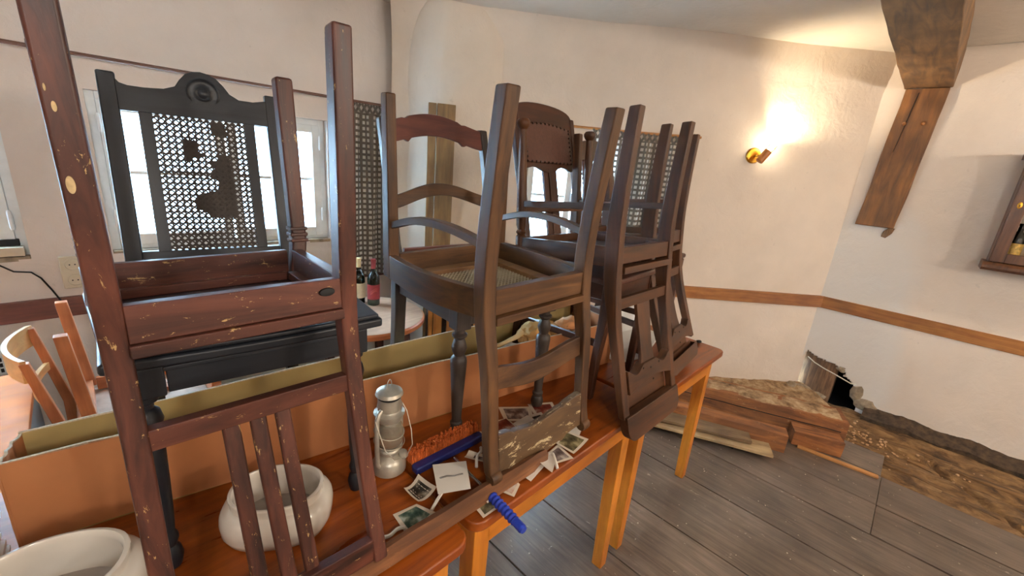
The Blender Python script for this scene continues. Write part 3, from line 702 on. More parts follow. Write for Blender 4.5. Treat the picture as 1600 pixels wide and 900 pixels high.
# ---- near-left upturned chair, red-brown with yellow scratches
SCR = srgb(184, 150, 98)
k1 = dict(spec=.4, c1=srgb(106, 58, 42), c2=srgb(42, 24, 20), rough=.4, scr=SCR, scr_amt=.034, gs=10)
R1z = wood('redbrown', axis='z', **k1); R1x = wood('redbrown', axis='x', **k1); R1y = wood('redbrown', axis='y', **k1)
c = Chair('red-brown scratched wooden chair upturned on the near left, three slats in its back', .156, .701, -.039, .079, -.014, G_INV, zb=.752)
for s in (-1, 1):
    c.post('back_post', R1z, [(s*.151, .049, 1.707, .030, .034), (s*.151, .028, 1.52, .030, .038), (s*.151, .002, 1.33, .030, .040), (s*.151, -.004, 1.25, .030, .038), (s*.151, .004, 1.14, .029, .030), (s*.153, .024, .96, .028, .026), (s*.155, .062, .772, .027, .024)], n=4)
    fa = .188 if s > 0 else -.170; lw = .036 if s > 0 else .031
    c.post('front_leg', R1z, [(fa, -.371, 1.707, lw, .036), (fa, -.371, 1.60, lw, .036), (fa, -.371, 1.382, .033, .034), (fa, -.371, 1.345, .033, .034), (s*.175, -.366, 1.25, .033, .034)], bev=.006)
    for z in (1.348, 1.362, 1.376):
        bm = B(); q = c.P(fa, -.371, z); box(bm, q.x-.019, q.x+.019, q.y-.019, q.y+.019, q.z-.004, q.z+.004); obj('leg_ring', bm, R1x, c.root, bev=.002)
    c.rail('side_rail', R1y, [(s*.152, -.02, 1.290), (s*.178, -.350, 1.290)], .075, .022)
c.rail('back_rail', R1x, [(-.137, .008, 1.301), (.137, .008, 1.301)], .052, .022)
c.rail('seat_edge', R1x, [(-.138, .013, 1.2655), (.138, .013, 1.2655)], .018, .026)
c.rail('front_rail', R1x, [(-.157, -.362, 1.290), (.157, -.362, 1.290)], .075, .022)
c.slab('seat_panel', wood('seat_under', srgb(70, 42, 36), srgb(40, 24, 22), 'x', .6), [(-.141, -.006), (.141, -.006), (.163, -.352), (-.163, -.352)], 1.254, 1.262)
for q in ([(-.145, -.335, 1.272), (.145, -.335, 1.272)], [(-.139, -.03, 1.272), (-.157, -.33, 1.272)], [(.139, -.03, 1.272), (.157, -.33, 1.272)]):
    c.rail('seat_ledge', R1x, q, .018, .020)
c.rail('cross_rail', R1x, [(-.138, .004, 1.132), (.138, .004, 1.132)], .032, .022)
for a0, a1 in ((-.043, -.039), (-.006, .002), (.030, .038)):
    c.post('slat', R1z, [(a0, .003, 1.118, .024, .012), (a0*.6+a1*.4, .022, .98, .024, .012), (a1, .050, .81, .024, .012)], n=3)
c.rail('top_rail', R1x, [(-.143, .057, .798), (.143, .057, .798)], .048, .020)
bm = B(); q = c.P(.113, .0195, 1.307); rings(bm, [(.009, 0), (.008, .004), (.003, .0055)], seg=14, axis=Matrix.Translation(q) @ Matrix.Rotation(PI/2, 4, 'X') @ Matrix.Diagonal((1.5, .8, 1, 1))); obj('bolt', bm, M_black, c.root, smooth=.7)
for (a_, b_, z_, r_, e_) in ((-.157, .0425, 1.476, .0040, 2.5), (-.156, .0525, 1.556, .0021, 2.6), (-.160, .0540, 1.574, .0011, 3.5)):
    bm = B(); q = c.P(a_, b_, z_); rings(bm, [(r_, -.002), (r_*.95, .0005)], seg=20, axis=Matrix.Translation(q) @ Matrix.Rotation(PI/2+.137, 4, 'X') @ Matrix.Diagonal((1, e_, 1, 1))); obj('chip', bm, plain('bare_wood_chip', srgb(196, 168, 122), .7, nscale=90, namt=.25), c.root, smooth=.7)

# ---- near-left upright chair with cane back, almost black
k2 = dict(c1=srgb(38, 41, 47), c2=srgb(21, 23, 28), rough=.38, gs=10)  # slight blue tint stands for window glare on the wood
D2z = wood('ebony', axis='z', **k2); D2x = wood('ebony', axis='x', **k2); D2y = wood('ebony', axis='y', **k2)
c = Chair('near-black chair with torn cane back panel, upright under the scratched red-brown chair', .209, .84, -.082, .007, .006, G_UP)
bb = lambda a, z: -(.565+(z-1.18)*.17)
for s in (-1, 1):
    c.post('back_post', D2z, [(s*.178, -.60, .752, .034, .034), (s*.178, -.565, 1.17, .036, .036), (s*.178, -.585, 1.30, .036, .026), (s*.178, -.617, 1.48, .036, .024), (s*.178, -.650, 1.677, .035, .022)], n=3)
    prof = [(.0165, .752), (.019, .760), (.022, .775), (.019, .79), (.0135, .80), (.0175, .812), (.0175, .82), (.013, .83), (.0155, .86), (.0185, .94), (.020, 1.0), (.020, 1.03), (.013, 1.04), (.021, 1.052), (.025, 1.068), (.021, 1.085), (.013, 1.092), (.013, 1.10), (.022, 1.106), (.022, 1.115), (.019, 1.118)]
    c.turned('front_leg', D2z, s*.172-(.008 if s < 0 else 0), 0, [(r*.88, z) for r, z in prof])
    q = c.P(s*.172, 0, 1.15); bm = B(); box(bm, q.x-.023, q.x+.023, q.y-.023, q.y+.023, q.z-.033, q.z+.022); obj('leg_block', bm, D2z, c.root, bev=.003)
    c.rail('side_apron', D2y, [(s*.176, -.025, 1.145), (s*.178, -.545, 1.145)], .056, .022)
c.rail('front_apron', D2x, [(-.147, .005, 1.146), (.147, .005, 1.146)], .054, .022)
c.rail('front_apron_moulding', D2x, [(-.150, .019, 1.166), (.150, .019, 1.166)], .008, .010)
c.rail('back_apron', D2x, [(-.162, -.57, 1.145), (.162, -.57, 1.145)], .056, .022)
ol = []
for t in frange(0, 1, .05): ol.append((-.225+.45*t, .035+.012*math.sin(PI*t)))
ol = ol+[(.228, -.10), (.238, -.40), (.20, -.45), (.16, -.470), (.16, -.545), (-.16, -.545), (-.16, -.470), (-.21, -.45), (-.268, -.40), (-.232, -.10)]
c.slab('seat', D2x, ol, 1.176, 1.196, bev=.006)
sx = [(a*.965, b*.97-.002) for a, b in ol]; c.slab('seat_step', D2x, sx, 1.196, 1.206, bev=.004)
# back: side slots, caned middle, crest with rosette
for s in (-1, 1): c.plate('inner_stile', D2z, [(s*.100, 1.235), (s*.127, 1.235), (s*.127, 1.60), (s*.100, 1.60)], bb, .018)
c.plate('lower_back_rail', D2x, [(-.162, 1.198), (.162, 1.198), (.162, 1.244), (-.162, 1.244)], bb, .020)
crest = [(-.163, 1.590), (.163, 1.590), (.163, 1.660), (.13, 1.652), (.095, 1.652), (.074, 1.664), (.062, 1.682), (.047, 1.698), (.03, 1.707), (.012, 1.710), (-.006, 1.707), (-.022, 1.698), (-.035, 1.682), (-.046, 1.664), (-.07, 1.654), (-.11, 1.650), (-.14, 1.650), (-.155, 1.654), (-.163, 1.665)]
cr = c.plate('crest_rail', D2x, crest, bb, .022)
q = c.P(.013, bb(0, 1.655)+.011, 1.655); Tm = Matrix.Translation(q) @ Matrix.Rotation(PI/2, 4, 'X')
bm = B(); rings(bm, [(.038, -.002), (.038, .002), (.034, .004), (.031, .002), (.024, .002), (.018, .0045), (.012, .002), (.007, .005), (.001, .006)], seg=32, axis=Tm); obj('rosette', bm, D2x, cr, smooth=.6)
cane = cane_mesh(lambda u, v, l: c.P(u, bb(u, v)+.004+l, v), -.104, .104, 1.240, 1.594, .0149, .0040)
o = obj('cane_panel', cane, plain('dark_cane', srgb(60, 48, 38), .6), c.root); o['kind'] = 'stuff'
for ol_ in ([(-.044, 1.535), (-.020, 1.532), (-.010, 1.520), (-.014, 1.503), (.004, 1.497), (-.004, 1.488), (-.026, 1.486), (-.034, 1.474), (-.046, 1.478)],
            [(.004, 1.480), (.030, 1.484), (.032, 1.50), (.058, 1.500), (.060, 1.33), (-.005, 1.330), (-.012, 1.345), (-.034, 1.350), (-.036, 1.375), (-.022, 1.392), (.020, 1.402), (.026, 1.43), (.004, 1.437), (.02, 1.46)],
            [(.020, 1.585), (.055, 1.585), (.058, 1.545), (.022, 1.550)]):
    c.plate('cane_patch', plain('dark_cane', srgb(60, 48, 38), .6), ol_, lambda a, z: bb(a, z)-.003, .002, bev=0)

# ---- ladder-back pair: upturned on top, upright below
k3 = dict(spec=.35, c1=srgb(110, 74, 42), c2=srgb(58, 37, 21), rough=.5, gs=10)
T3z = wood('taupe', axis='z', **k3); T3x = wood('taupe', axis='x', **k3); T3y = wood('taupe', axis='y', **k3)
T3s = wood('taupe_splashed', srgb(112, 84, 54), srgb(76, 54, 34), 'x', .5, scr=srgb(198, 178, 138), scr_amt=.085, gs=8, ss=.45)
M_canel = plain('light_cane', srgb(168, 150, 118), .6)
c = Chair('grey-brown ladder-back chair upturned in the middle, paint-splashed top rail among photographs', .793, .657, -.041, -.009, -.028, G_INV, zb=.752)
for s in (-1, 1):
    c.post('back_post', T3z, [(s*.178, .034, 1.689, .037, .036), (s*.178, .020, 1.58, .037, .038), (s*.178, .002, 1.42, .036, .040), (s*.178, -.004, 1.30, .036, .042), (s*.178, .004, 1.19, .036, .040), (s*.178, .024, 1.09, .034, .036), (s*.178, .038, .98, .033, .032), (s*.178, .050, .86, .032, .030), (s*.178, .064, .80, .032, .030)], n=4)
    q = c.P(s*.178, .070, .797); bm = B(); rings(bm, [(.016, -.015), (.018, -.006), (.018, .006), (.016, .015)], seg=16, axis=Matrix.Translation(q) @ Matrix.Rotation(PI/2, 4, 'Y')); obj('scroll_end', bm, T3z, c.root, smooth=.8)
    c.post('front_leg', T3z, [(s*.203, -.399, 1.690, .028, .032), (s*.203, -.399, 1.45, .030, .036), (s*.203, -.399, 1.20, .034, .040)], bev=.004)
    c.rail('side_rail', T3y, [(s*.181, -.02, 1.232), (s*.207, -.13, 1.232), (s*.217, -.25, 1.232), (s*.207, -.385, 1.232)], .070, .022, n=5)
    c.rail('side_stretcher', T3y, [(s*.182, -.015, 1.372), (s*.19, -.13, 1.388), (s*.197, -.26, 1.384), (s*.200, -.385, 1.352)], .020, .022, n=5)
c.rail('back_rail', T3x, [(-.158, .002, 1.236), (.158, .002, 1.236)], .062, .024)
c.rail('seat_edge', T3x, [(-.160, .010, 1.192), (.162, .010, 1.192)], .020, .030)
c.rail('front_rail', T3x, [(-.183, -.395, 1.232), (.183, -.395, 1.232)], .070, .022)
fr = [(-.158, -.03), (.158, -.03), (.190, -.15), (.197, -.26), (.180, -.375), (-.180, -.375), (-.197, -.26), (-.190, -.15)]
for i_, (p0, p1) in enumerate((((-.14, -.045), (.14, -.045)), ((-.15, -.355), (.15, -.355)), ((-.155, -.03), (-.165, -.37)), ((.155, -.03), (.165, -.37)))):
    c.rail('seat_frame', wood('seat_frame_pale', srgb(150, 108, 66), srgb(104, 66, 36), 'x', .55), [(p0[0], p0[1], 1.207), (p1[0], p1[1], 1.207)], .018, .045)
cane = cane_mesh(lambda u, v, l: c.P(u, v, 1.200+l), -.142, .142, -.335, -.065, .0135, .003)
o = obj('cane_seat', cane, M_canel, c.root); o['kind'] = 'stuff'
def ladder_plate(ch, name, mat, a0, a1, ends, mid, bfun, t, wav=0):
    """arched rail; ends=(z_lo,z_hi) mid=(z_lo,z_hi)"""
    up_, lo_ = [], []
    for t_ in frange(0, 1, .04):
        a = a0+(a1-a0)*t_; s_ = math.sin(PI*t_)**1.3
        nt_ = 0
        up_.append((a, ends[1]+(mid[1]-ends[1])*s_+wav*(.5 if .16 < t_ < .22 or .78 < t_ < .84 else 0))); lo_.append((a, ends[0]+(mid[0]-ends[0])*s_+wav*(1 if .16 < t_ < .22 or .78 < t_ < .84 else 0)))
    return ch.plate(name, mat, lo_+up_[::-1], bfun, t, bev=.003)
b3 = lambda a, z: (.022+(1.10-z)*.14)-.022*(1-(a/.17)**2)
ladder_plate(c, 'ladder_rail', T3x, -.162, .162, (1.020, 1.076), (.985, 1.045), b3, .014)
ladder_plate(c, 'top_rail', T3s, -.162, .162, (.800, .905), (.752, .862), lambda a, z: .058-.024*(1-(a/.17)**2)+(.85-z)*.1, .020, wav=-.009)

k4 = dict(spec=.4, c1=srgb(76, 64, 56), c2=srgb(44, 36, 32), rough=.45, gs=10)
U4z = wood('slate_brown', axis='z', **k4); U4x = wood('slate_brown', axis='x', **k4); U4y = wood('slate_brown', axis='y', **k4)
R4 = wood('red_rail', srgb(122, 66, 48), srgb(84, 42, 32), 'x', .4, gs=9)
c = Chair('dark ladder-back chair with reddish arched top rail and turned front legs, upright in the middle', .841, .813, -.117, .007, -.010, G_UP)
b4 = lambda a, z: -(.343+.115*max(0, (z-1.17)/.48)**1.25)+.0*a
for s in (-1, 1):
    pts = [(s*.186, -.375, .752, .036, .036), (s*.186, -.350, 1.0, .038, .038), (s*.186, -.343, 1.17, .038, .040)]+[(s*.190, b4(0, z), z, .028, .030) for z in (1.27, 1.38, 1.5, 1.6, 1.650)]
    c.post('back_post', U4z, pts, n=3)
    c.turned('front_leg', U4z, s*.161, 0, [(.014, .752), (.019, .757), (.022, .772), (.018, .788), (.015, .792), (.018, .798), (.018, .806), (.014, .81), (.0155, .85), (.021, .95), (.024, 1.00), (.022, 1.012), (.014, 1.02), (.019, 1.032), (.022, 1.045), (.017, 1.062), (.014, 1.070), (.021, 1.078), (.021, 1.084), (.0145, 1.088), (.0145, 1.096), (.023, 1.102)])
    q = c.P(s*.161, 0, 1.13); bm = B(); box(bm, q.x-.023, q.x+.023, q.y-.023, q.y+.023, q.z-.030, q.z+.030); obj('leg_block', bm, U4z, c.root, bev=.003)
    c.rail('side_apron', U4y, [(s*.168, -.02, 1.135), (s*.182, -.325, 1.135)], .050, .020)
c.rail('front_apron', U4x, [(-.139, .004, 1.135), (.139, .004, 1.135)], .050, .020)
c.rail('back_apron', U4x, [(-.165, -.343, 1.135), (.165, -.343, 1.135)], .050, .020)
c.slab('seat', U4x, [(-.17, .022), (.17, .022), (.185, .0), (.195, -.16), (.163, -.33), (-.163, -.33), (-.195, -.16), (-.185, .0)], 1.160, 1.180, bev=.006)
ladder_plate(c, 'ladder_rail', T3x, -.177, .177, (1.378, 1.418), (1.418, 1.458), lambda a, z: b4(a, z)+.016*-(1-(a/.17)**2), .014)
ladder_plate(c, 'top_rail', R4, -.177, .177, (1.578, 1.645), (1.612, 1.683), lambda a, z: b4(a, z)-.018*(1-(a/.17)**2), .018, wav=-.010)
c.rail('lower_back_rail', R4, [(-.165, -.352, 1.235), (.165, -.352, 1.235)], .036, .016)

# ---- two matching upturned chairs with panelled backs
k5 = dict(spec=.35, c1=srgb(98, 60, 34), c2=srgb(52, 31, 18), rough=.42, gs=10)
P5z = wood('umber', axis='z', **k5); P5x = wood('umber', axis='x', **k5); P5y = wood('umber', axis='y', **k5)
def panel_chair(label, X, Y, th, rx, w_, wf, zb, sb, round_legs=True, basez=.70, d=.385):
    c = Chair(label, X, Y, th, rx, 0, G_INV, zb=basez)
    bf = lambda z: 0 if z > 1.19 else sb*((1.19-z)/(1.19-zb))**1.15
    for s in (-1, 1):
        c.post('back_post', P5z, [(s*w_, .034, 1.724, .031, .036), (s*w_, .014, 1.58, .031, .042), (s*w_, -.004, 1.42, .031, .050), (s*w_, -.008, 1.32, .031, .052), (s*w_, -.004, 1.20, .033, .048)]+[(s*(w_-.008*(1.2-z)), bf(z)-.004, z, .034, .040-.016*(1.2-z)/.45) for z in (1.10, 1.0, .9, zb+.075)], n=3)
        if round_legs:
            c.turned('front_leg', P5z, s*wf, -d+.004, [(.019, 1.245), (.019, 1.33), (.013, 1.336), (.019, 1.345), (.013, 1.354), (.018, 1.37), (.0175, 1.50), (.0145, 1.62), (.0125, 1.695), (.019, 1.703), (.0235, 1.713), (.0235, 1.722), (.017, 1.730)])
        else:
            c.post('front_leg', P5z, [(s*wf, -d+.004, 1.725, .030, .030), (s*wf, -d+.004, 1.24, .036, .036)])
        c.rail('side_rail', P5y, [(s*(w_+.004), -.03, 1.295), (s*wf, -d+.020, 1.295)], .062, .022)
        c.rail('side_stretcher', P5y, [(s*w_, -.01, 1.445), (s*wf, -d+.010, 1.445)], .022, .016)
    c.rail('front_rail', P5x, [(-wf+.018, -d+.007, 1.295), (wf-.018, -d+.007, 1.295)], .062, .022)
    c.rail('front_stretcher', P5x, [(-wf+.010, -d+.007, 1.425), (wf-.010, -d+.007, 1.425)], .022, .016)
    c.rail('back_rail', P5x, [(-w_+.017, .0, 1.298), (w_-.017, .0, 1.298)], .052, .024)
    c.rail('seat_edge', P5x, [(-w_+.017, .010, 1.252), (w_-.017, .010, 1.252)], .022, .030)
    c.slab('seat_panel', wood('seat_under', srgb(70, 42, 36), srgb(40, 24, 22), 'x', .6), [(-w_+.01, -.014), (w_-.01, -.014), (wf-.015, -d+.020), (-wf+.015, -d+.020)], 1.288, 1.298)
    for s in (-1, 1):
        c.slab('corner_block', P5x, [(s*(w_-.012), -.016), (s*(w_-.07), -.016), (s*(w_-.004), -.085)], 1.298, 1.318)
    c.rail('cross_rail', P5x, [(-w_+.016, bf(1.145)+.002, 1.145), (w_-.016, bf(1.145)+.002, 1.145)], .036, .018)
    bm2 = lambda a, z: bf(z)
    # vase splat
    c.plate('splat', P5z, [(-.043, 1.13), (.043, 1.13), (.041, 1.06), (.036, .99), (.038, .955), (.046, .925), (-.046, .925), (-.040, .955), (-.040, .99), (-.042, 1.06)], bm2, .013)
    wi = w_-.024
    lower = []
    # mid rail with scooped shoulders
    top_ = []
    for t in frange(0, 1, .05):
        a = -wi+2*wi*t
        f = abs(a)/wi
        z = .928 if f < .33 else .928-.022*math.sin(PI*min(1, (f-.33)/.60))
        top_.append((a, z))
    bot_ = [(-wi+2*wi*t, .852+.022*math.sin(PI*t)) for t in frange(0, 1, .05)]
    c.plate('mid_rail', P5x, bot_+top_[::-1], bm2, .030)
    c.plate('panel', P5x, [(-wi, .775), (wi, .775), (wi, .885), (-wi, .885)], lambda a, z: bf(z)-.022, .007, bev=0)
    rr = .045; W2 = w_+.010; ol = [(-W2, .79), (W2, .79), (W2, zb+rr)]
    ol += [(W2-rr+rr*math.cos(t), zb+rr-rr*math.sin(t)) for t in frange(.2, PI/2, .25)]
    ol += [(-W2+rr-rr*math.sin(t), zb+rr-rr*math.cos(t)) for t in frange(0, 1.4, .25)]+[(-W2, zb+rr)]
    c.plate('bottom_board', P5x, ol, lambda a, z: bf(z)+.002, .030)
    for a, z in ((-.05, .915), (.0, .905), (.06, .91), (-.04, .84), (.07, .835)):
        q = c.P(a, bf(z)+(.0155 if z > .88 else -.018), z); bm = B(); rings(bm, [(.0035, -.002), (.0035, .001)], seg=10, axis=Matrix.Translation(q) @ Matrix.Rotation(PI/2, 4, 'X')); obj('peg', bm, M_black, c.root)
    return c
panel_chair('brown panelled-back chair upturned over the table edge, nearer of the two alike', 1.301, .645, -.005, .095, .172, .196, .705, .090, basez=.70)
panel_chair('brown panelled-back chair upturned at the far right end of the row', 1.703, .759, .108, .109, .172, .150, .768, .118, round_legs=False, basez=.765, d=.350)

# ---- leather backed upright chair
k6 = dict(spec=.35, c1=srgb(88, 50, 30), c2=srgb(48, 28, 18), rough=.4, gs=10)
L6z = wood('walnut', axis='z', **k6); L6x = wood('walnut', axis='x', **k6); L6y = wood('walnut', axis='y', **k6)
M_leather = plain('brown_leather', srgb(84, 50, 38), .42, nscale=60, namt=.18, bmp=.35)
def upright(label, X, Y, th, ry, wf, d, wr, sb, zt, kind):
    c = Chair(label, X, Y, th, 0, ry, G_UP)
    bf = lambda a, z: -(d+sb*max(0, (z-1.17)/(zt-1.17))**1.1)
    for s in (-1, 1):
        c.post('back_post', L6z, [(s*wr, -d-.035, .752, .034, .034), (s*wr, -d, 1.16, .036, .038)]+[(s*wr, bf(0, z), z, .030, .026) for z in (1.25, 1.4, 1.55, zt-.03)], n=3)
        c.post('front_leg', L6z, [(s*wf-(.040 if kind == 'leather' else 0), 0, .752, .026, .026), (s*wf-(.030 if kind == 'leather' else 0), 0, .90, .028, .028), (s*wf-(.008 if kind == 'leather' else 0), 0, 1.05, .034, .036), (s*wf, 0, 1.17, .040, .040)], n=3)
        c.rail('side_apron', L6y, [(s*wf, -.018, 1.145), (s*wr, -d+.018, 1.145)], .056, .020)
        c.rail('side_stretcher', L6y, [(s*wf, -.016, .95), (s*wr, -d, .95)], .024, .016)
    c.rail('front_apron', L6x, [(-wf+.02, .004, 1.14), (wf-.02, .004, 1.14)], .062, .020)
    c.rail('back_apron', L6x, [(-wr+.018, -d, 1.145), (wr-.018, -d, 1.145)], .056, .020)
    c.slab('seat', M_leather if kind == 'leather' else L6x, [(-wf-.025, .024), (wf+.025, .024), (wr, -d+.020), (-wr, -d+.020)], 1.173, 1.195, bev=.008)
    wi = wr-.014
    if kind == 'leather':
        ol = [(-wi, zt-.235)]
        for t in frange(0, 1, .05): ol.append((-wi+2*wi*t, zt-.235-.016*math.sin(PI*t)*(1 if .3 < t < .7 else -.6)))
        ol += [(wi+.012, zt-.20)]
        top = []
        for t in frange(0, 1, .0625):
            a = (wi+.014)*math.cos(PI*t); z = zt-.055+.062*math.sin(PI*t)**.5*1.0
            top.append((a, z))
        ol2 = [(-wi, zt-.235)]+[(-wi+2*wi*t, zt-.243+q_) for t, q_ in ((.08, .004), (.18, .010), (.27, .006), (.33, -.002), (.42, -.010), (.5, -.012), (.58, -.010), (.66, .006), (.74, .012), (.84, .008), (.93, -.004))]+[(wi, zt-.240)]+top
        brd = c.plate('back_board', L6x, ol2, bf, .018, bev=.003)
        ol3 = [(-wi+.022, zt-.215), (wi-.022, zt-.215), (wi-.022, zt-.078), (0, zt-.066), (-wi+.022, zt-.078)]
        lp_ = c.plate('leather_panel', M_leather, ol3, lambda a, z: bf(a, z)+.011, .006, bev=.002)
        bm = B(); per = []
        for t in frange(0, 1, 1/11): per.append((-wi+.024+(2*wi-.048)*t, zt-.078+.012*math.sin(PI*t)-.002)); per.append((-wi+.024+(2*wi-.048)*t, zt-.213))
        for t in frange(.12, .9, .13): per += [(-wi+.024, zt-.213+.135*t), (wi-.024, zt-.213+.135*t)]
        M_nail = plain('nail_head', srgb(52, 34, 26), .3, .6)
        for a, z in per:
            bm = B(); q = c.P(a, bf(a, z)+.014, z); rings(bm, [(.0052, -.001), (.0045, .0025), (.002, .004)], seg=10, axis=Matrix.Translation(q) @ Matrix.Rotation(PI/2, 4, 'X')); obj('nail', bm, M_nail, lp_, smooth=1.2)
        c.plate('splat', L6z, [(-.043, 1.19), (.043, 1.19), (.043, zt-.225), (-.043, zt-.225)], bf, .012)
        c.plate('splat_rib', L6z, [(-.012, 1.19), (.012, 1.19), (.014, zt-.235), (-.014, zt-.235)], lambda a, z: bf(a, z)+.008, .006)
    else:
        c.plate('crest_rail', L6x, [(-wi, zt-.10), (wi, zt-.10), (wi, zt-.03), (wi*.6, zt-.015), (0, zt), (-wi*.6, zt-.015), (-wi, zt-.03)], bf, .018)
        c.plate('lower_back_rail', L6x, [(-wi, 1.25), (wi, 1.25), (wi, 1.29), (-wi, 1.29)], bf, .018)
        for k in range(4):
            a = -.105+.07*k
            pr_ = [(.009, 1.285)]
            for z in frange(1.30, zt-.11, .022): pr_ += [(.008, z), (.013, z+.009)]
            bm = B(); secs = []
            for r_, z in pr_+[(.009, zt-.098)]:
                q = c.P(a, bf(a, z), z); secs.append([(q.x+r_*math.cos(2*PI*i/12), q.y+r_*math.sin(2*PI*i/12), q.z) for i in range(12)])
            loft(bm, secs); obj('spindle', bm, L6z, c.root, smooth=.9)
    return c
upright('upright chair with nailed brown leather back panel, second from the right of the upright ones', 1.385, .715, .045, -.010, .150, .345, .182, .150, 1.772, 'leather')
upright('upright chair with beaded spindles, mostly hidden at the right end of the row', 1.860, .80, .09, 0, .165, .36, .172, .110, 1.688, 'spindle')

# ================================================================= ON THE TABLES
# long open cardboard box
M_card = plain('cardboard', srgb(176, 112, 66), .8, nscale=5, namt=.10, bmp=.08)
M_cardi = plain('cardboard_inside', srgb(170, 146, 92), .8, nscale=5, namt=.08)
M_cardedge = plain('cut_card_edge', srgb(206, 192, 168), .9, nscale=200, namt=.25)
bx = empty('cardboard_box', 'long low open cardboard box running behind the lantern and bowls', 'box', (.65, 1.02, .751))
def sheet(bm, p0, p1, z0, z1, th, n=14, wv=.004, seed=0):
    p0, p1 = Vector(p0), Vector(p1); d = (p1-p0); nn = Vector((-d.y, d.x)).normalized(); secs = []
    for i in range(n+1):
        t = i/n; q = p0+d*t+nn*wv*noise.noise(Vector((t*5, seed, 0)))*2
        zz = z1+.004*noise.noise(Vector((t*9, seed, 4)))
        secs.append([(q.x, q.y, z0), (q.x+nn.x*th, q.y+nn.y*th, z0), (q.x+nn.x*th, q.y+nn.y*th, zz), (q.x, q.y, zz)])
    loft(bm, secs)
def boxpart(name, bm, mat):
    o = obj(name, bm, mat); o.parent = bx; o.matrix_parent_inverse = Matrix.Translation(-Vector(bx.location)); return o
FL_, FR_, BR_, BL_ = (-.178, 1.072), (1.515, .822), (1.56, 1.075), (-.152, 1.172)
for nm, p0, p1, mt, sd in (('front_side', FL_, FR_, M_card, 1), ('back_side', BR_, BL_, M_cardi, 2), ('end_flap', BL_, FL_, M_card, 3), ('end_flap', FR_, BR_, M_card, 4)):
    bm = B(); zt = .942 if nm != 'back_side' else .945
    sheet(bm, p0, p1, .752, zt, .004, seed=sd); s_ = boxpart(nm, bm, mt)
    bm = B(); sheet(bm, p0, p1, zt-.001, zt+.0015, .0045, n=14, seed=sd); boxpart('cut_edge', bm, M_cardedge)
bm = B(); add_verts_faces(bm, [(*FL_, .7525), (*FR_, .7525), (*BR_, .7525), (*BL_, .7525)], [(0, 1, 2, 3)]); boxpart('bottom_sheet', bm, M_cardi)
# tape patch on the front
# crumpled brown paper, bone-white stick and plastic in the box
M_kraft = plain('crumpled_kraft_paper', srgb(206, 160, 96), .75, nscale=9, namt=.2)
def crumple(c, r, sq, seed, amp=.45, sub=4):
    bm = B(); t = bmesh.ops.create_icosphere(bm, subdivisions=sub, radius=1.0)
    for v in t['verts']:
        n = v.co.normalized(); k = 1+amp*noise.ridged_multi_fractal(n*1.6+Vector((seed, 0, seed)), .8, 2.2, 3, .9, 2.0)*.35-amp*.5
        v.co = Vector((c[0]+n.x*r*sq[0]*k, c[1]+n.y*r*sq[1]*k, c[2]+n.z*r*sq[2]*k))
    return bm
tag(obj('packing_paper', crumple((1.20, .975, .905), .085, (1.3, .8, .75), 3), M_kraft, smooth=.35), 'crumpled tan packing paper standing up in the cardboard box', 'paper')
tag(obj('packing_paper', crumple((1.37, .955, .90), .075, (1.2, .8, .75), 8), plain('crumpled_orange_paper', srgb(214, 150, 96), .75, nscale=9, namt=.2), smooth=.35), 'crumpled orange-tinted paper beside the tan paper in the box', 'paper')
tag(obj('plastic_bag', crumple((1.02, 1.00, .875), .06, (1.7, .7, .35), 5), plain('white_plastic', srgb(222, 220, 216), .35), smooth=.35), 'crumpled white plastic in the middle of the cardboard box', 'bag')
bm = B(); tube(bm, [(.98, .99, .90), (1.03, .985, .91), (1.08, .975, .925), (1.10, .97, .945)], [.009, .008, .010, .013], 10); tag(obj('spoon_handle', bm, plain('pale_wood', srgb(208, 180, 130), .6), smooth=1), 'short pale wooden handle poking from the box', 'stick')

# lantern
M_tin = plain('painted_tin', srgb(188, 180, 164), .38, .55, nscale=30, namt=.18, bmp=.15)
LX, LY = .470, .830
ln = empty('lantern', 'grey tin hurricane lantern with glass chimney standing before the box', 'lantern', (LX, LY, .751), math.radians(20))
def lpart(name, prof, mat, seg=28, cx=0, cy=0): bm = B(); rings(bm, prof, c=(cx, cy), seg=seg); return obj(name, bm, mat, ln, smooth=.6)
lpart('fuel_tank', [(.038, 0), (.0425, .004), (.0425, .024), (.040, .028), (.0395, .031), (.034, .040), (.024, .048), (.020, .052)], M_tin)
lpart('burner', [(.020, .050), (.026, .054), (.026, .062), (.021, .066), (.012, .072)], M_tin)
lpart('globe_plate', [(.027, .064), (.029, .066), (.027, .070)], M_tin)
M_lg, nt, p = newmat('lantern_glass'); p.inputs['Transmission Weight'].default_value = .85; p.inputs['Roughness'].default_value = .12; p.inputs['IOR'].default_value = 1.45; p.inputs['Base Color'].default_value = srgb(222, 214, 196)
bm = B(); rings(bm, [(.022, .070), (.032, .086), (.0365, .104), (.034, .126), (.027, .145), (.024, .150)], seg=28, caps=False); rings(bm, [(.0225, .150), (.0255, .145), (.0325, .126), (.035, .104), (.0305, .086), (.0205, .070)], seg=28, caps=False); obj('glass_globe', bm, M_lg, ln, smooth=2)
lpart('chimney_hood', [(.026, .148), (.030, .150), (.038, .168), (.038, .172), (.031, .176), (.028, .180), (.030, .188), (.028, .200), (.0285, .212)], M_tin)
lpart('vent_ring', [(.027, .212), (.027, .218), (.024, .221)], M_black)
lpart('cap', [(.031, .219), (.034, .222), (.031, .230), (.020, .237), (.006, .240)], M_tin)
for s in (-1, 1):
    bm = B(); tube(bm, [(s*.037, 0, .030), (s*.044, 0, .042), (s*.045, 0, .12), (s*.044, 0, .168), (s*.037, 0, .182), (s*.028, 0, .188)], [.0055, .0060, .0060, .0060, .0060, .0055], 12); obj('side_tube', bm, M_tin, ln, smooth=1)
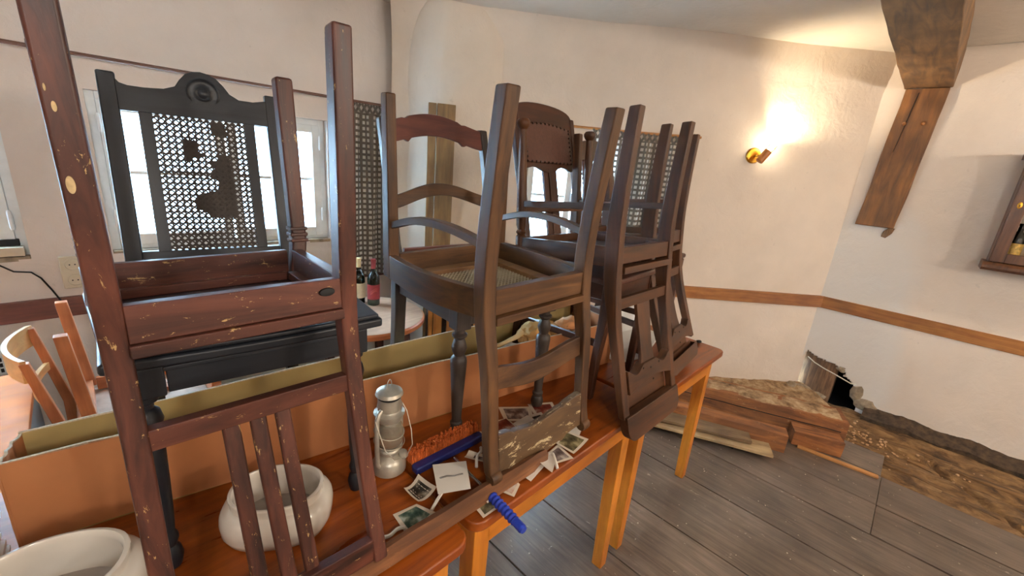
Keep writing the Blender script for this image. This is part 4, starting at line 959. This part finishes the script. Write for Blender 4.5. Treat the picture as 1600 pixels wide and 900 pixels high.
bm = B(); tube(bm, [(.009*math.cos(t)*1, 0, .238+.022*math.sin(t)) for t in frange(0, PI, PI/10)], .0012, 6); obj('top_loop', bm, M_tin, ln, smooth=1)
bm = B(); rings(bm, [(.010, -.0), (.013, .002), (.013, .010), (.004, .012)], seg=18, axis=Matrix.Translation((.018, -.026, .040)) @ Matrix.Rotation(math.radians(38), 4, 'X')); obj('filler_cap', bm, M_tin, ln, smooth=.7)
bm = B()
for z in (.088, .116):
    R_ = .0378 if z < .1 else .037; tube(bm, [(R_*math.cos(t), R_*math.sin(t), z+.006*math.sin(t)) for t in frange(0, 2*PI, PI/14)], .0012, 6)
obj('globe_wire', bm, M_tin, ln, smooth=1)
bm = B(); tube(bm, [(-.050, 0, .170), (-.053, -.012, .150), (-.05, -.03, .10), (-.035, -.047, .07), (0, -.054, .058), (.035, -.046, .07), (.05, -.03, .10), (.053, -.012, .150), (.050, 0, .170)], .0013, 6); obj('bail', bm, M_tin, ln, smooth=1)

# oval ceramic dishes
M_cer = plain('white_glazed_ceramic', srgb(226, 216, 202), .14, nscale=6, namt=.05, spec=.6)
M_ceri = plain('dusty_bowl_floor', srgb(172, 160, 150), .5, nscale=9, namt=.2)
def oval_dish(label, loc, rz, A, Bx, H, rim, name='ceramic_bowl', tilt=(0, 0)):
    r = empty(name, label, 'bowl', loc, rz); r.rotation_euler = (tilt[0], tilt[1], rz)
    def sec(k, z, sq=2.6):
        s = []
        for i in range(48):
            t = 2*PI*i/48; ct, st = math.cos(t), math.sin(t)
            s.append((A*k*math.copysign(abs(ct)**(2/sq), ct), Bx*k*math.copysign(abs(st)**(2/sq), st), z))
        return s
    bm = B()
    rows = [(.80, 0), (.90, .004), (.98, H*.22), (1.0, H*.45), (.985, H*.60), (.94, H*.71), (rim+.06, H*.765), (rim+.025, H*.78), (rim+.02, H*.82), (rim+.045, H*.95), (rim+.045, H*.985), (rim+.025, H), (rim-.015, H), (rim-.035, H*.97), (rim-.045, H*.86), (rim-.05, H*.6), (rim-.14, H*.18)]
    loft(bm, [sec(k, z, 2.6 if z < H*.77 else 2.2) for k, z in rows]); body = obj('body', bm, M_cer, r, smooth=.9)
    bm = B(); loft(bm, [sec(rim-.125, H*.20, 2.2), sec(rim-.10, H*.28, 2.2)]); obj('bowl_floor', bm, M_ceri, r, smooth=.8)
    return r
oval_dish('white oval ceramic bowl behind the slats of the red-brown chair', (.207, .826, .7515), math.radians(-33), .106, .082, .098, .80)
b2 = oval_dish('large white oval ceramic bowl at the bottom left corner', (-.125, .850, .7515), math.radians(-20), .122, .098, .104, .80)

# broken stick across the table edge
M_stick = wood('stick', srgb(142, 92, 56), srgb(86, 52, 32), 'x', .7, gs=9, scr=srgb(196, 140, 90), scr_amt=.0)
P0 = Vector((.05, .600, .769)); P1 = Vector((.820, .592, .768)); d = (P1-P0)
bm = B(); secs = []
for i in range(25):
    t = i/24; x = (P1-P0).length*t; wd = .0215*(1-.10*t)*(1 if i < 23 else .6); e = .002*noise.noise(Vector((t*12, 0, 0)))
    secs.append([(x, -wd+e, -.013), (x, wd+e, -.013), (x, wd*.85+e, .010), (x, e, .016+e), (x, -wd*.9+e, .009)])
loft(bm, secs)
st = tag(obj('broken_stick', bm, M_stick, smooth=.5), 'rough brown wooden slat lying across the photographs to the table corner', 'stick')
x = d.normalized(); y = Vector((0, 0, 1)).cross(x); z = x.cross(y)
st.matrix_world = Matrix(((x.x, y.x, z.x, P0.x), (x.y, y.y, z.y, P0.y), (x.z, y.z, z.z, P0.z), (0, 0, 0, 1)))

# scrubbing broom head with orange bristles, blue body and blue grip
M_blue = plain('blue_plastic', srgb(36, 60, 168), .35, namt=.06)
M_blue_shade = plain('shaded_blue_plastic', srgb(34, 42, 104), .4, namt=.1)  # brush body: its shade painted in as a darker blue
M_bris = plain('orange_bristle', srgb(190, 90, 30), .8, nscale=120, namt=.35, bmp=.6)
br = empty('scrubbing_brush', 'blue brush with orange bristles and ribbed blue grip hanging over the table edge', 'brush', (.60, .74, .752))
def brp(name, bm, mat, par=None, **k):
    o = obj(name, bm, mat, par or br, **k)
    if par is None: o.matrix_parent_inverse = Matrix.Translation(-Vector(br.location))
    return o
bm = B(); bar(bm, (.505, .768, .767), (.735, .768, .767), .028, .022); brp('brush_body', bm, M_blue_shade, bev=.006)
bm = B(); 
for i in range(46):
    for j in range(5):
        x_ = .512+i*.0048; y_ = .783+j*.0065
        tube(bm, [(x_, y_, .768), (x_+random.uniform(-.003, .003), y_+random.uniform(-.001, .006), .800+random.uniform(-.004, .004))], [.0030, .0026], 5)
o = brp('bristles', bm, M_bris); o['kind'] = 'stuff'
bm = B(); tube(bm, [(.615, .742, .764), (.606, .66, .766), (.604, .60, .765)], .005, 10); brp('handle_rod', bm, plain('chrome', srgb(220, 220, 220), .15, 1.0), smooth=1)
bm = B(); g0 = Vector((.604, .600, .765)); g1 = Vector((.590, .458, .763)); pts = []; rad = []
for i in range(61):
    t = i/60; pts.append(g0.lerp(g1, t)); rr = .0115 if t < .80 else .0105
    if t < .80: rr += .0018*math.sin(t*60*PI/2.6)
    if t > .97: rr *= .8
    rad.append(rr)
tube(bm, pts, rad, 16); brp('grip', bm, M_blue, smooth=1.2)

# photographs, cards and strips lying loose
def picmat(key, cols, sc):
    m, nt, p = newmat(key); co = coords(nt, 'Object', (1, 1, 1)); n1 = N(nt, 'ShaderNodeTexNoise', Scale=sc*.6, Detail=5.0, Distortion=.3); nt.links.new(co, n1.inputs['Vector'])
    r = ramp(nt, n1.outputs[0], [(.30, cols[0]), (.46, cols[1]), (.56, cols[2]), (.70, cols[3])]); nt.links.new(r.outputs[0], p.inputs['Base Color']); p.inputs['Roughness'].default_value = .25; return m
PM = {'dark': picmat('picture_dark', [srgb(30, 28, 26), srgb(56, 50, 44), srgb(110, 100, 86), srgb(190, 180, 160)], 45.),
      'green': picmat('picture_green', [srgb(24, 40, 36), srgb(70, 92, 80), srgb(130, 140, 120), srgb(210, 215, 205)], 60.),
      'olive': picmat('picture_olive', [srgb(52, 48, 34), srgb(98, 90, 66), srgb(140, 128, 92), srgb(196, 182, 140)], 50.),
      'red': picmat('picture_red', [srgb(60, 22, 20), srgb(120, 44, 36), srgb(150, 96, 76), srgb(210, 190, 170)], 40.),
      'pink': picmat('picture_pink', [srgb(150, 70, 60), srgb(196, 110, 96), srgb(214, 190, 170), srgb(230, 220, 205)], 30.),
      'grey': picmat('picture_grey', [srgb(60, 52, 52), srgb(104, 90, 88), srgb(150, 136, 130), srgb(206, 196, 184)], 55.)}
M_paper = plain('photo_paper', srgb(224, 208, 186), .45, namt=.05)
M_card2 = plain('white_card', srgb(226, 216, 202), .6, namt=.04)
def print_(label, quad, z, pic=None, cat='photograph', name='photo_print', curl=.0, border=.13, group='loose photographs on the middle table', n=6):
    cx = sum(q[0] for q in quad)/4; cy = sum(q[1] for q in quad)/4
    r = empty(name, label, cat, (cx, cy, z), 0, group)
    Q = [Vector((q[0]-cx, q[1]-cy)) for q in quad]
    def at(u, v): return (Q[0]*(1-u)+Q[1]*u)*(1-v)+(Q[3]*(1-u)+Q[2]*u)*v
    def surf(bm, lo, hi, dz, th):
        g = {}
        for side in (0, 1):
            for i in range(n+1):
                for j in range(n+1):
                    u = lo+(hi-lo)*i/n; v = lo+(hi-lo)*j/n; p = at(u, v)
                    g[side, i, j] = bm.verts.new((p.x, p.y, dz-side*th+curl*((2*u-1)**2)+.3*curl*((2*v-1)**2)))
        for i in range(n):
            for j in range(n):
                bm.faces.new([g[0, a_, b2] for a_, b2 in ((i, j), (i+1, j), (i+1, j+1), (i, j+1))]); bm.faces.new([g[1, a_, b2] for a_, b2 in ((i, j+1), (i+1, j+1), (i+1, j), (i, j))])
        for i in range(n):
            for (a_, b2), (c2, d2) in (((i, 0), (i+1, 0)), ((i, n), (i+1, n)), ((0, i), (0, i+1)), ((n, i), (n, i+1))):
                bm.faces.new((g[0, a_, b2], g[0, c2, d2], g[1, c2, d2], g[1, a_, b2]))
    bm = B(); surf(bm, 0, 1, .0008, .0006); obj('paper', bm, M_paper if pic else M_card2, r, smooth=.6)
    if pic: bm = B(); surf(bm, border, 1-border, .0011, .0002); obj('picture', bm, PM[pic], r, smooth=.6)
    return r
print_('curled dark photograph left of the white card', [(.452, .730), (.505, .748), (.515, .682), (.455, .672)], .753, 'dark', curl=.012)
print_('torn photograph with green and white patches, nearest the lantern foot', [(.400, .690), (.458, .682), (.478, .632), (.394, .612)], .752, 'green')
wc = print_('white square card with a grey stroke, on top of the brush', [(.536, .732), (.611, .689), (.559, .607), (.489, .642)], .790, None, 'card', 'paper_card', group='blank cards among the photographs')
bm = B(); tube(bm, [(-.048, -.005, .0028), (-.02, .003, .0030), (.01, .0, .0030), (.045, .008, .0028)], [.004, .0055, .0035, .0045], 6); o = obj('grey_stroke', bm, plain('grey_ink', srgb(140, 132, 124), .6), wc); o.scale = (.62, .62, .15); o.location.z = .0012; o.rotation_euler.z = -.55
print_('photograph with a pink figure beside the stick tip', [(.628, .612), (.700, .618), (.694, .568), (.652, .548)], .752, 'pink')
print_('photograph half under the stick at the table corner', [(.556, .588), (.632, .592), (.612, .548), (.551, .549)], .7525, 'olive')
print_('blank white card at the tip of the stick', [(.719, .612), (.815, .622), (.797, .572), (.722, .556)], .7535, None, 'card', 'paper_card', group='blank cards among the photographs')
print_('small white bent card right of the stick tip', [(.788, .590), (.842, .596), (.828, .560), (.782, .535)], .755, None, 'card', 'paper_card', curl=.006, group='blank cards among the photographs')
print_('striped photograph under the top rail of the upturned chair', [(.826, .600), (.900, .608), (.886, .540), (.822, .560)], .7525, 'grey')
print_('large olive photograph nearest the right table edge', [(.893, .612), (.968, .640), (.988, .560), (.896, .548)], .7538, 'olive', curl=.003, border=.11)
print_('white card beside the curled post foot', [(.960, .640), (1.035, .672), (1.030, .612), (.975, .588)], .7525, None, 'card', 'paper_card', group='blank cards among the photographs')
print_('beige photograph farthest back behind the chair rail', [(.893, .862), (.985, .795), (.930, .735), (.855, .790)], .7525, 'grey')
print_('photograph with dark figures at the back right', [(.985, .812), (1.065, .768), (1.020, .695), (.95, .742)], .7535, 'red')
print_('small dark-centred photograph between two cards', [(.930, .765), (.985, .750), (.965, .690), (.915, .700)], .7545, 'dark', border=.2)
print_('white card with a thin dark stroke behind the chair rail', [(.862, .762), (.932, .765), (.930, .700), (.868, .688)], .7562, None, 'card', 'paper_card', group='blank cards among the photographs')
print_('dark red photograph inside the upturned chair back', [(.795, .815), (.872, .800), (.862, .735), (.79, .745)], .7528, 'red', border=.06)
print_('dark glossy photograph against the left post', [(.80, .740), (.870, .730), (.850, .690), (.79, .695)], .7548, 'dark', border=.08)
print_('small white slip left of the upturned post', [(.742, .792), (.758, .800), (.764, .786), (.748, .778)], .7528, None, 'card', 'paper_card', group='blank cards among the photographs')
print_('torn light photograph behind the white card', [(.628, .716), (.655, .730), (.690, .668), (.665, .655)], .772, 'grey', border=.3, curl=.004)
for i, (lb, pts) in enumerate((('curled white paper strip hanging at the table edge', [(.835, .592, .757), (.842, .583, .764), (.824, .556, .760), (.815, .542, .754)]), ('twisted white paper strip left of the stick', [(.470, .640, .756), (.50, .655, .762), (.535, .665, .775), (.56, .66, .785)]),
                             ('white paper strip over the lower photograph', [(.585, .575, .757), (.60, .590, .765), (.618, .600, .770), (.64, .615, .760)]), ('twisted white strip lying before the torn photograph', [(.340, .655, .756), (.362, .640, .758), (.385, .645, .757), (.402, .640, .756)]),
                             ('white strip looping over the dark photographs', [(.630, .668, .775), (.650, .690, .783), (.672, .700, .783), (.69, .72, .775)]))):
    bm = B(); q = smooth_path(pts, 5); tube(bm, q, .0042, 6)
    tag(obj('paper_strip', bm, M_card2, smooth=1), lb, 'paper strip')

# papers left of the box
pst = None
for i in range(7):
    bm = B(); a_ = random.uniform(-.04, .04); x0, y0 = -.290+random.uniform(-.006, .006), 1.0+random.uniform(-.005, .005)
    cs, sn = math.cos(a_), math.sin(a_); z = .752+i*.0075
    pts = [(x0+cs*u-sn*v, y0+sn*u+cs*v) for u, v in ((-.1, -.07), (.1, -.07), (.1, .07), (-.1, .07))]
    loft(bm, [[(x_, y_, zz) for x_, y_ in pts] for zz in (z, z+.0068)])
    lb = ('topmost white magazine of the stack left of the box' if i == 6 else ('lowest white magazine of the stack left of the box' if i == 0 else ('second', 'third', 'fourth', 'fifth', 'sixth')[i-1]+' white magazine from the bottom of the stack left of the box'))
    tag(obj('magazine', bm, M_card2), lb, 'magazine', 'magazines left of the box')
tag(obj('crumpled_sheet', crumple((-.235, 1.08, .868), .062, (.9, 1.1, 1.2), 2, .5), plain('printed_white_paper', srgb(208, 218, 220), .35, nscale=45, namt=.16), smooth=.4), 'crumpled printed white sheet left of the box end', 'paper')

# right end: white foam sheet, bag and metal pot behind the upturned chairs
M_foam = plain('white_foam', srgb(242, 242, 240), .6, namt=.04)
bm = B(); loft(bm, [[(1.54, .79, z), (1.70, .745, z), (2.02, .83, z), (2.04, 1.0, z), (1.66, 1.26, z), (1.59, 1.08, z)] for z in (.752, .765)]); tag(obj('foam_sheet', bm, M_foam, bev=.003), 'flat white foam sheet on the right end of the tables', 'foam sheet')
bm = B(); bar(bm, (1.66, 1.02, .838), (2.05, .93, .838), .012, .168); tag(obj('foam_board', bm, M_foam, bev=.003), 'white board standing behind the upturned panelled chair', 'board')
pot = empty('metal_pot', 'small shiny metal pot just visible at the right table end', 'pot', (2.085, .78, .7515))
bm = B(); rings(bm, [(.025, 0), (.030, .003), (.040, .05), (.044, .052), (.038, .050), (.028, .006), (.001, .005)], seg=24); obj('pot_body', bm, plain('polished_steel', srgb(214, 208, 200), .2, 1.0), pot, smooth=.8)
bm = B(); tube(bm, [(.040, -.01, .04), (.055, -.02, .03), (.058, -.022, .012)], .004, 8); obj('handle', bm, M_black, pot, smooth=1)
bm = B(); rock(bm, (2.112, .665, .759), .012, (1.4, 1, .6), 2, 2); tag(obj('bottle_stopper', bm, M_black, smooth=2), 'small black stopper near the right table corner', 'stopper')

# ================================================================= BEHIND THE TABLES
rtb = empty('round_table', 'low round table with pale worn top holding two wine bottles', 'table', (1.10, 2.20, 0))
bm = B(); rings(bm, [(.325, .585), (.332, .590), (.332, .612), (.325, .62)], seg=64); obj('edge_band', bm, plain('orange_edge_band', srgb(186, 104, 56), .4), rtb, smooth=.6)
bm = B(); rings(bm, [(.322, .6195), (.322, .6215)], seg=64); obj('tabletop', bm, wood('pale_top', srgb(206, 168, 140), srgb(178, 138, 112), 'x', .4, gs=9), rtb)
for k in range(4):
    an = PI/4+k*PI/2; bm = B(); cx, cy = .22*math.cos(an), .22*math.sin(an); loft(bm, [[(cx*k2-w2, cy*k2-w2, z), (cx*k2+w2, cy*k2-w2, z), (cx*k2+w2, cy*k2+w2, z), (cx*k2-w2, cy*k2+w2, z)] for k2, w2, z in ((1.1, .018, 0), (1, .024, .585))]); obj('leg', bm, R1z, rtb, bev=.003)
def wine(label, x, y, cap, lab, z=.622):
    b = empty('wine_bottle', label, 'bottle', (x, y, z))
    bm = B(); rings(bm, [(.034, 0), (.037, .004), (.037, .165), (.034, .185), (.022, .205), (.0145, .222), (.0138, .275), (.0155, .277), (.0155, .286), (.0138, .288)], seg=28); obj('bottle_glass', bm, plain('green_bottle_glass', srgb(16, 26, 18), .08), b, smooth=.6)
    bm = B(); rings(bm, [(.0150, .232), (.0150, .270), (.0162, .272), (.0162, .290), (.002, .2915)], seg=24); obj('capsule', bm, cap, b, smooth=.6)
    bm = B(); rings(bm, [(.0375, .04), (.0375, .135)], seg=28, caps=False); o = obj('bottle_label', bm, lab, b, smooth=1)
    return b
capw = plain('cream_capsule', srgb(222, 206, 160), .35); capr = plain('red_capsule', srgb(128, 40, 42), .35)
wine('wine bottle with cream label and cream capsule on the round table', 1.150, 2.405, capw, plain('cream_label', srgb(218, 208, 176), .6, nscale=45, namt=.12))
wb = wine('wine bottle with dark red label and red capsule on the round table', 1.212, 2.335, capr, plain('red_label', srgb(140, 38, 42), .5, nscale=30, namt=.15))
bm = B()   # the pale swoosh mark on the red label
an0 = math.atan2(-2.335, -1.212)
for dz, r0_ in ((.10, .5), (.092, .35), (.084, .5)):
    tube(bm, [(.0381*math.cos(an0+t), .0381*math.sin(an0+t), dz+.012*math.sin(3*t+r0_)) for t in frange(-.55, .55, .1)], .0012, 5)
obj('label_mark', bm, plain('label_mark_red', srgb(206, 96, 84), .5), wb, smooth=1)

# slatted heater cover
hc = empty('slatted_cabinet', 'orange pine slatted cabinet with dark mesh beside the round table', 'cabinet', (1.62, 1.98, 0), math.atan2(-.50, .86))
M_pine = wood('pine', srgb(222, 156, 80), srgb(186, 116, 50), 'z', .4, gs=8)
bm = B(); box(bm, -.20, .42, .012, .20, 0, .66); obj('carcass', bm, plain('mesh_black', srgb(56, 40, 26), .8, nscale=80, namt=.5), hc)
x_ = -.20; k = 0
while x_ < .40:
    wd = .055 if k % 3 else .028; bm = B(); box(bm, x_, x_+wd, -.008, .011, 0, .66); obj('slat', bm, M_pine, hc, bev=.003); x_ += wd+(.030 if k % 3 == 1 else .004); k += 1
bm = B(); box(bm, -.21, .43, -.02, .21, .661, .685); obj('top_board', bm, M_pine, hc, bev=.003)

# small light wood chairs: one upright, one upturned on it
kb = dict(c1=srgb(200, 122, 76), c2=srgb(156, 88, 50), rough=.4, gs=9)
Bz = wood('beech', axis='z', **kb); Bx_ = wood('beech', axis='x', **kb); By = wood('beech', axis='y', **kb)
Bcurve = wood('beech_pale', srgb(220, 170, 112), srgb(188, 132, 76), 'y', .4, gs=9)
ca = empty('beech_chair', 'light beech chair with curved bentwood back, standing behind the box', 'chair', (.05, 2.165, 0))
def cb_(name, parent, pts, w_, mat, taper=0):
    bm = B(); loft(bm, [[(x-w2/2, y-w2/2, z), (x+w2/2, y-w2/2, z), (x+w2/2, y+w2/2, z), (x-w2/2, y+w2/2, z)] for x, y, z, w2 in pts]); return obj(name, bm, mat, parent, bev=.003)
for s in (-1, 1):
    cb_('back_post', ca, [(-.21, s*.17, 0, .030), (-.20, s*.172, .45, .032), (-.258, s*.180, .775, .024)], 0, Bz)
    cb_('front_leg', ca, [(.20, s*.18, 0, .030), (.20, s*.18, .43, .034)], 0, Bz)
    bm = B(); box(bm, -.19, .19, s*.172-.010, s*.172+.010, .375, .43); obj('side_rail', bm, Bx_, ca, bev=.002)
bm = B(); box(bm, -.18, .22, -.195, .195, .431, .448); obj('seat', bm, Bx_, ca, bev=.006)
for z0, z1, mt, bow in ((.705, .785, Bcurve, .050), (.60, .630, Bcurve, .035)):
    bm = B(); secs = []
    for t in frange(-1, 1, .1):
        y = .188*t if z1 > .7 else .180*t; xx = (-.266 if z1 > .7 else -.236)-bow*(1-t*t); secs.append([(xx, y, z0), (xx+.014, y, z0), (xx+.014, y, z1), (xx, y, z1)])
    loft(bm, secs); obj('curved_back_rail', bm, mt, ca, smooth=.5)
ci = empty('beech_chair', 'light beech chair upturned on the bentwood one, square legs up', 'chair', (.09, 2.13, .452))
for s in (-1, 1):
    cb_('front_leg', ci, [(-.17, s*.195, .045, .040), (-.20, s*.200, .42, .034)], 0, Bz)
    cb_('back_leg', ci, [(.20, s*.185, .045, .036), (.22, s*.19, .42, .030)], 0, Bz)
    bm = B(); box(bm, -.15, .19, s*.190-.010, s*.190+.010, .02, .075); obj('side_rail', bm, Bx_, ci, bev=.002)
for xx in (-.17, .20):
    bm = B(); box(bm, xx-.010, xx+.010, -.175, .175, .02, .075); obj('cross_rail', bm, By, ci, bev=.002)
bm = B(); box(bm, -.20, .22, -.21, .21, 0, .018); obj('seat', bm, plain('dusty_seat', srgb(168, 142, 124), .6, nscale=15, namt=.2), ci, bev=.004)
bm = B(); bar(bm, (-.13, -.15, .03), (.15, .12, .03), .03, .02); obj('brace', bm, Bx_, ci)

# low stool glimpsed below the black chair
ls = empty('low_stool', 'low light wood stool glimpsed below the black chair seat, behind the box', 'stool', (.50, 1.76, 0))
for sx_ in (-1, 1):
    for sy_ in (-1, 1): cb_('leg', ls, [(sx_*.15, sy_*.15, 0, .030), (sx_*.14, sy_*.14, .42, .036)], 0, Bz)
for sy_ in (-1, 1):
    bm = B(); box(bm, -.12, .12, sy_*.14-.009, sy_*.14+.009, .36, .42); obj('rail', bm, Bx_, ls, bev=.002)
    bm = B(); box(bm, sy_*.14-.009, sy_*.14+.009, -.12, .12, .36, .42); obj('rail', bm, By, ls, bev=.002)
bm = B(); box(bm, -.17, .17, -.17, .17, .421, .440); obj('seat', bm, plain('pale_laminate', srgb(206, 206, 196), .4), ls, bev=.005)
# low desk at the left
dk = empty('low_desk', 'low orange-brown desk at the left behind the box', 'desk', (-.72, 1.85, 0))
bm = B(); box(bm, -.5, .5, -.50, .50, .575, .60); obj('desk_top', bm, wood('desk', srgb(206, 120, 52), srgb(184, 100, 40), 'x', .7, gs=5), dk, bev=.003)
for sx in (-1, 1):
    bm = B(); box(bm, sx*.47-.02, sx*.47+.02, -.47, .47, 0, .575); obj('side_panel', bm, plain('grey_panel', srgb(120, 116, 110), .6), dk)

# grey storage chest behind, under the window
bm = B(); box(bm, .35, 1.0, 2.45, 2.78, 0, .42); tag(obj('storage_chest', bm, plain('grey_green_paint', srgb(188, 192, 184), .5, nscale=6, namt=.08), bev=.008), 'pale grey chest against the wall under the window', 'chest')
# grey box under the beech chairs
# ================================================================= TIMBERS ON THE FLOOR
M_beam = wood('old_beam', srgb(176, 112, 62), srgb(92, 54, 30), 'x', .85, scr=srgb(190, 156, 112), scr_amt=.02, gs=6, bmp=1.0)
M_beamtop = M_beam
M_bd = wood('grey_board', srgb(186, 158, 116), srgb(128, 100, 68), 'x', .8, gs=7, bmp=.8)
def timber(name, label, p0, p1, wd, ht, mat, cat='timber', amp=.006, group=None):
    p0, p1 = Vector(p0), Vector(p1); d = p1-p0; L = d.length; bm = B(); secs = []
    for x in frange(0, L, .05):
        s = []
        for a_, b2 in ((-.5, 0), (0, 0), (.5, 0), (.5, .5), (.5, 1), (.1, 1.0), (-.5, 1), (-.5, .6)):
            q = Vector((x*5, a_*3, b2*3+p0.x*7)); s.append((x, a_*wd+amp*noise.noise(q), b2*ht+amp*noise.noise(q+Vector((7, 7, 7)))+.0))
        secs.append(s)
    loft(bm, secs); o = tag(obj(name, bm, mat, smooth=.35), label, cat, group)
    x = d.normalized(); y = Vector((0, 0, 1)).cross(x).normalized(); z = x.cross(y)
    o.matrix_world = Matrix(((x.x, y.x, z.x, p0.x), (x.y, y.y, z.y, p0.y), (x.z, y.z, z.z, p0.z), (0, 0, 0, 1))); return o
bk = timber('old_beam', 'thick old orange-brown beam lying along the wall foot, rearmost of the timbers', (2.72, 1.42, .003), (3.27, .055, .003), .20, .165, M_beam, 'beam')
bm = B(); xs_ = frange(.02, 1.44, .03); ys_ = frange(-.098, .098, .02)
g = [[bm.verts.new((x, y, .160+.012*(1-abs(y/.1)**3)+.008*noise.noise(Vector((x*14, y*14, 0)))+.006*noise.noise(Vector((x*40, y*40, 0))))) for y in ys_] for x in xs_]
for i in range(len(xs_)-1):
    for j in range(len(ys_)-1): bm.faces.new((g[i][j], g[i+1][j], g[i+1][j+1], g[i][j+1]))
o = obj('dust_layer', bm, M_dust, bk, smooth=1.5); o['kind'] = 'stuff'
bm = B(); loft(bm, [[(x, -.1065, .098+.010*noise.noise(Vector((x*5, 1, 0)))), (x, -.094, .098), (x, -.1065, .104+.010*noise.noise(Vector((x*5, 1, 0))))] for x in frange(.02, 1.44, .04)]); obj('split', bm, M_black, bk)
timber('old_beam', 'shorter rough beam lying in front of the thick one', (2.37, 1.42, .003), (2.835, .275, .003), .10, .115, M_beam, 'beam')
timber('beam_block', 'short square beam block at the end of the timbers', (2.985, .270, .003), (3.085, .028, .003), .115, .095, M_beam, 'block')
M_bd2 = wood('weathered_board', srgb(142, 116, 84), srgb(92, 70, 50), 'x', .85, gs=7, bmp=.8)
timber('loose_board', 'thin splintered grey board lying under the shorter beam', (2.40, 1.0, .058), (2.675, .43, .058), .12, .018, M_bd2, 'board', .003)
timber('loose_board', 'pale thin board lowest on the floor by the table leg', (2.36, 1.0, .034), (2.682, .31, .034), .13, .016, M_bd, 'board', .003)
for px_, py_ in ((2.45, .86), (2.60, .50)):
    bm = B(); box(bm, px_-.03, px_+.09, py_-.02, py_+.02, .001, .032); tag(obj('packing_batten', bm, M_black, bev=.003), 'dark batten under the boards, '+('the one nearer the table leg' if py_ > .7 else 'the one nearer the board ends'), 'batten', 'battens under the loose boards')
timber('wood_splinter', 'narrow pale splinter of wood on the floor beside the block', (2.935, .215, .002), (2.985, -.175, .002), .030, .010, wood('splinter', srgb(204, 150, 92), srgb(168, 112, 60), 'x', .7), 'splinter', .002)
# crumbs on the floor planks
bm = B()
for i in range(230):
    x_ = random.uniform(.9, 3.0); y_ = random.uniform(-1.6, 1.0); rock(bm, (x_, y_, .001), random.uniform(.0012, .0042), (1.3, 1, .5), i)
tag(obj('floor_crumbs', bm, plain('dirt_crumbs', srgb(186, 176, 158), .9, nscale=3, namt=.6)), 'tiny pale crumbs scattered over the floor planks', 'dirt', kind='stuff')

# portals guide daylight through the three windows
for W, s0, s1, z0, z1 in ((WA, .08, 1.15, .95, 1.70), (WA, -1.26, -.19, .95, 1.70), (WB, 1.70, 2.44, .95, 1.71)):
    l = bpy.data.lights.new('window_portal', 'AREA'); l.shape = 'RECTANGLE'; l.size = s1-s0; l.size_y = z1-z0; l.cycles.is_portal = True
    o = bpy.data.objects.new('window_portal', l); col.objects.link(o); c0 = W((s0+s1)/2, (z0+z1)/2, .2); nrm = W(0, 0, 1)-W(0, 0)
    z = nrm; y = Vector((0, 0, 1)); x = y.cross(z)
    o.matrix_world = Matrix(((x.x, y.x, z.x, c0.x), (x.y, y.y, z.y, c0.y), (x.z, y.z, z.z, c0.z), (0, 0, 0, 1)))
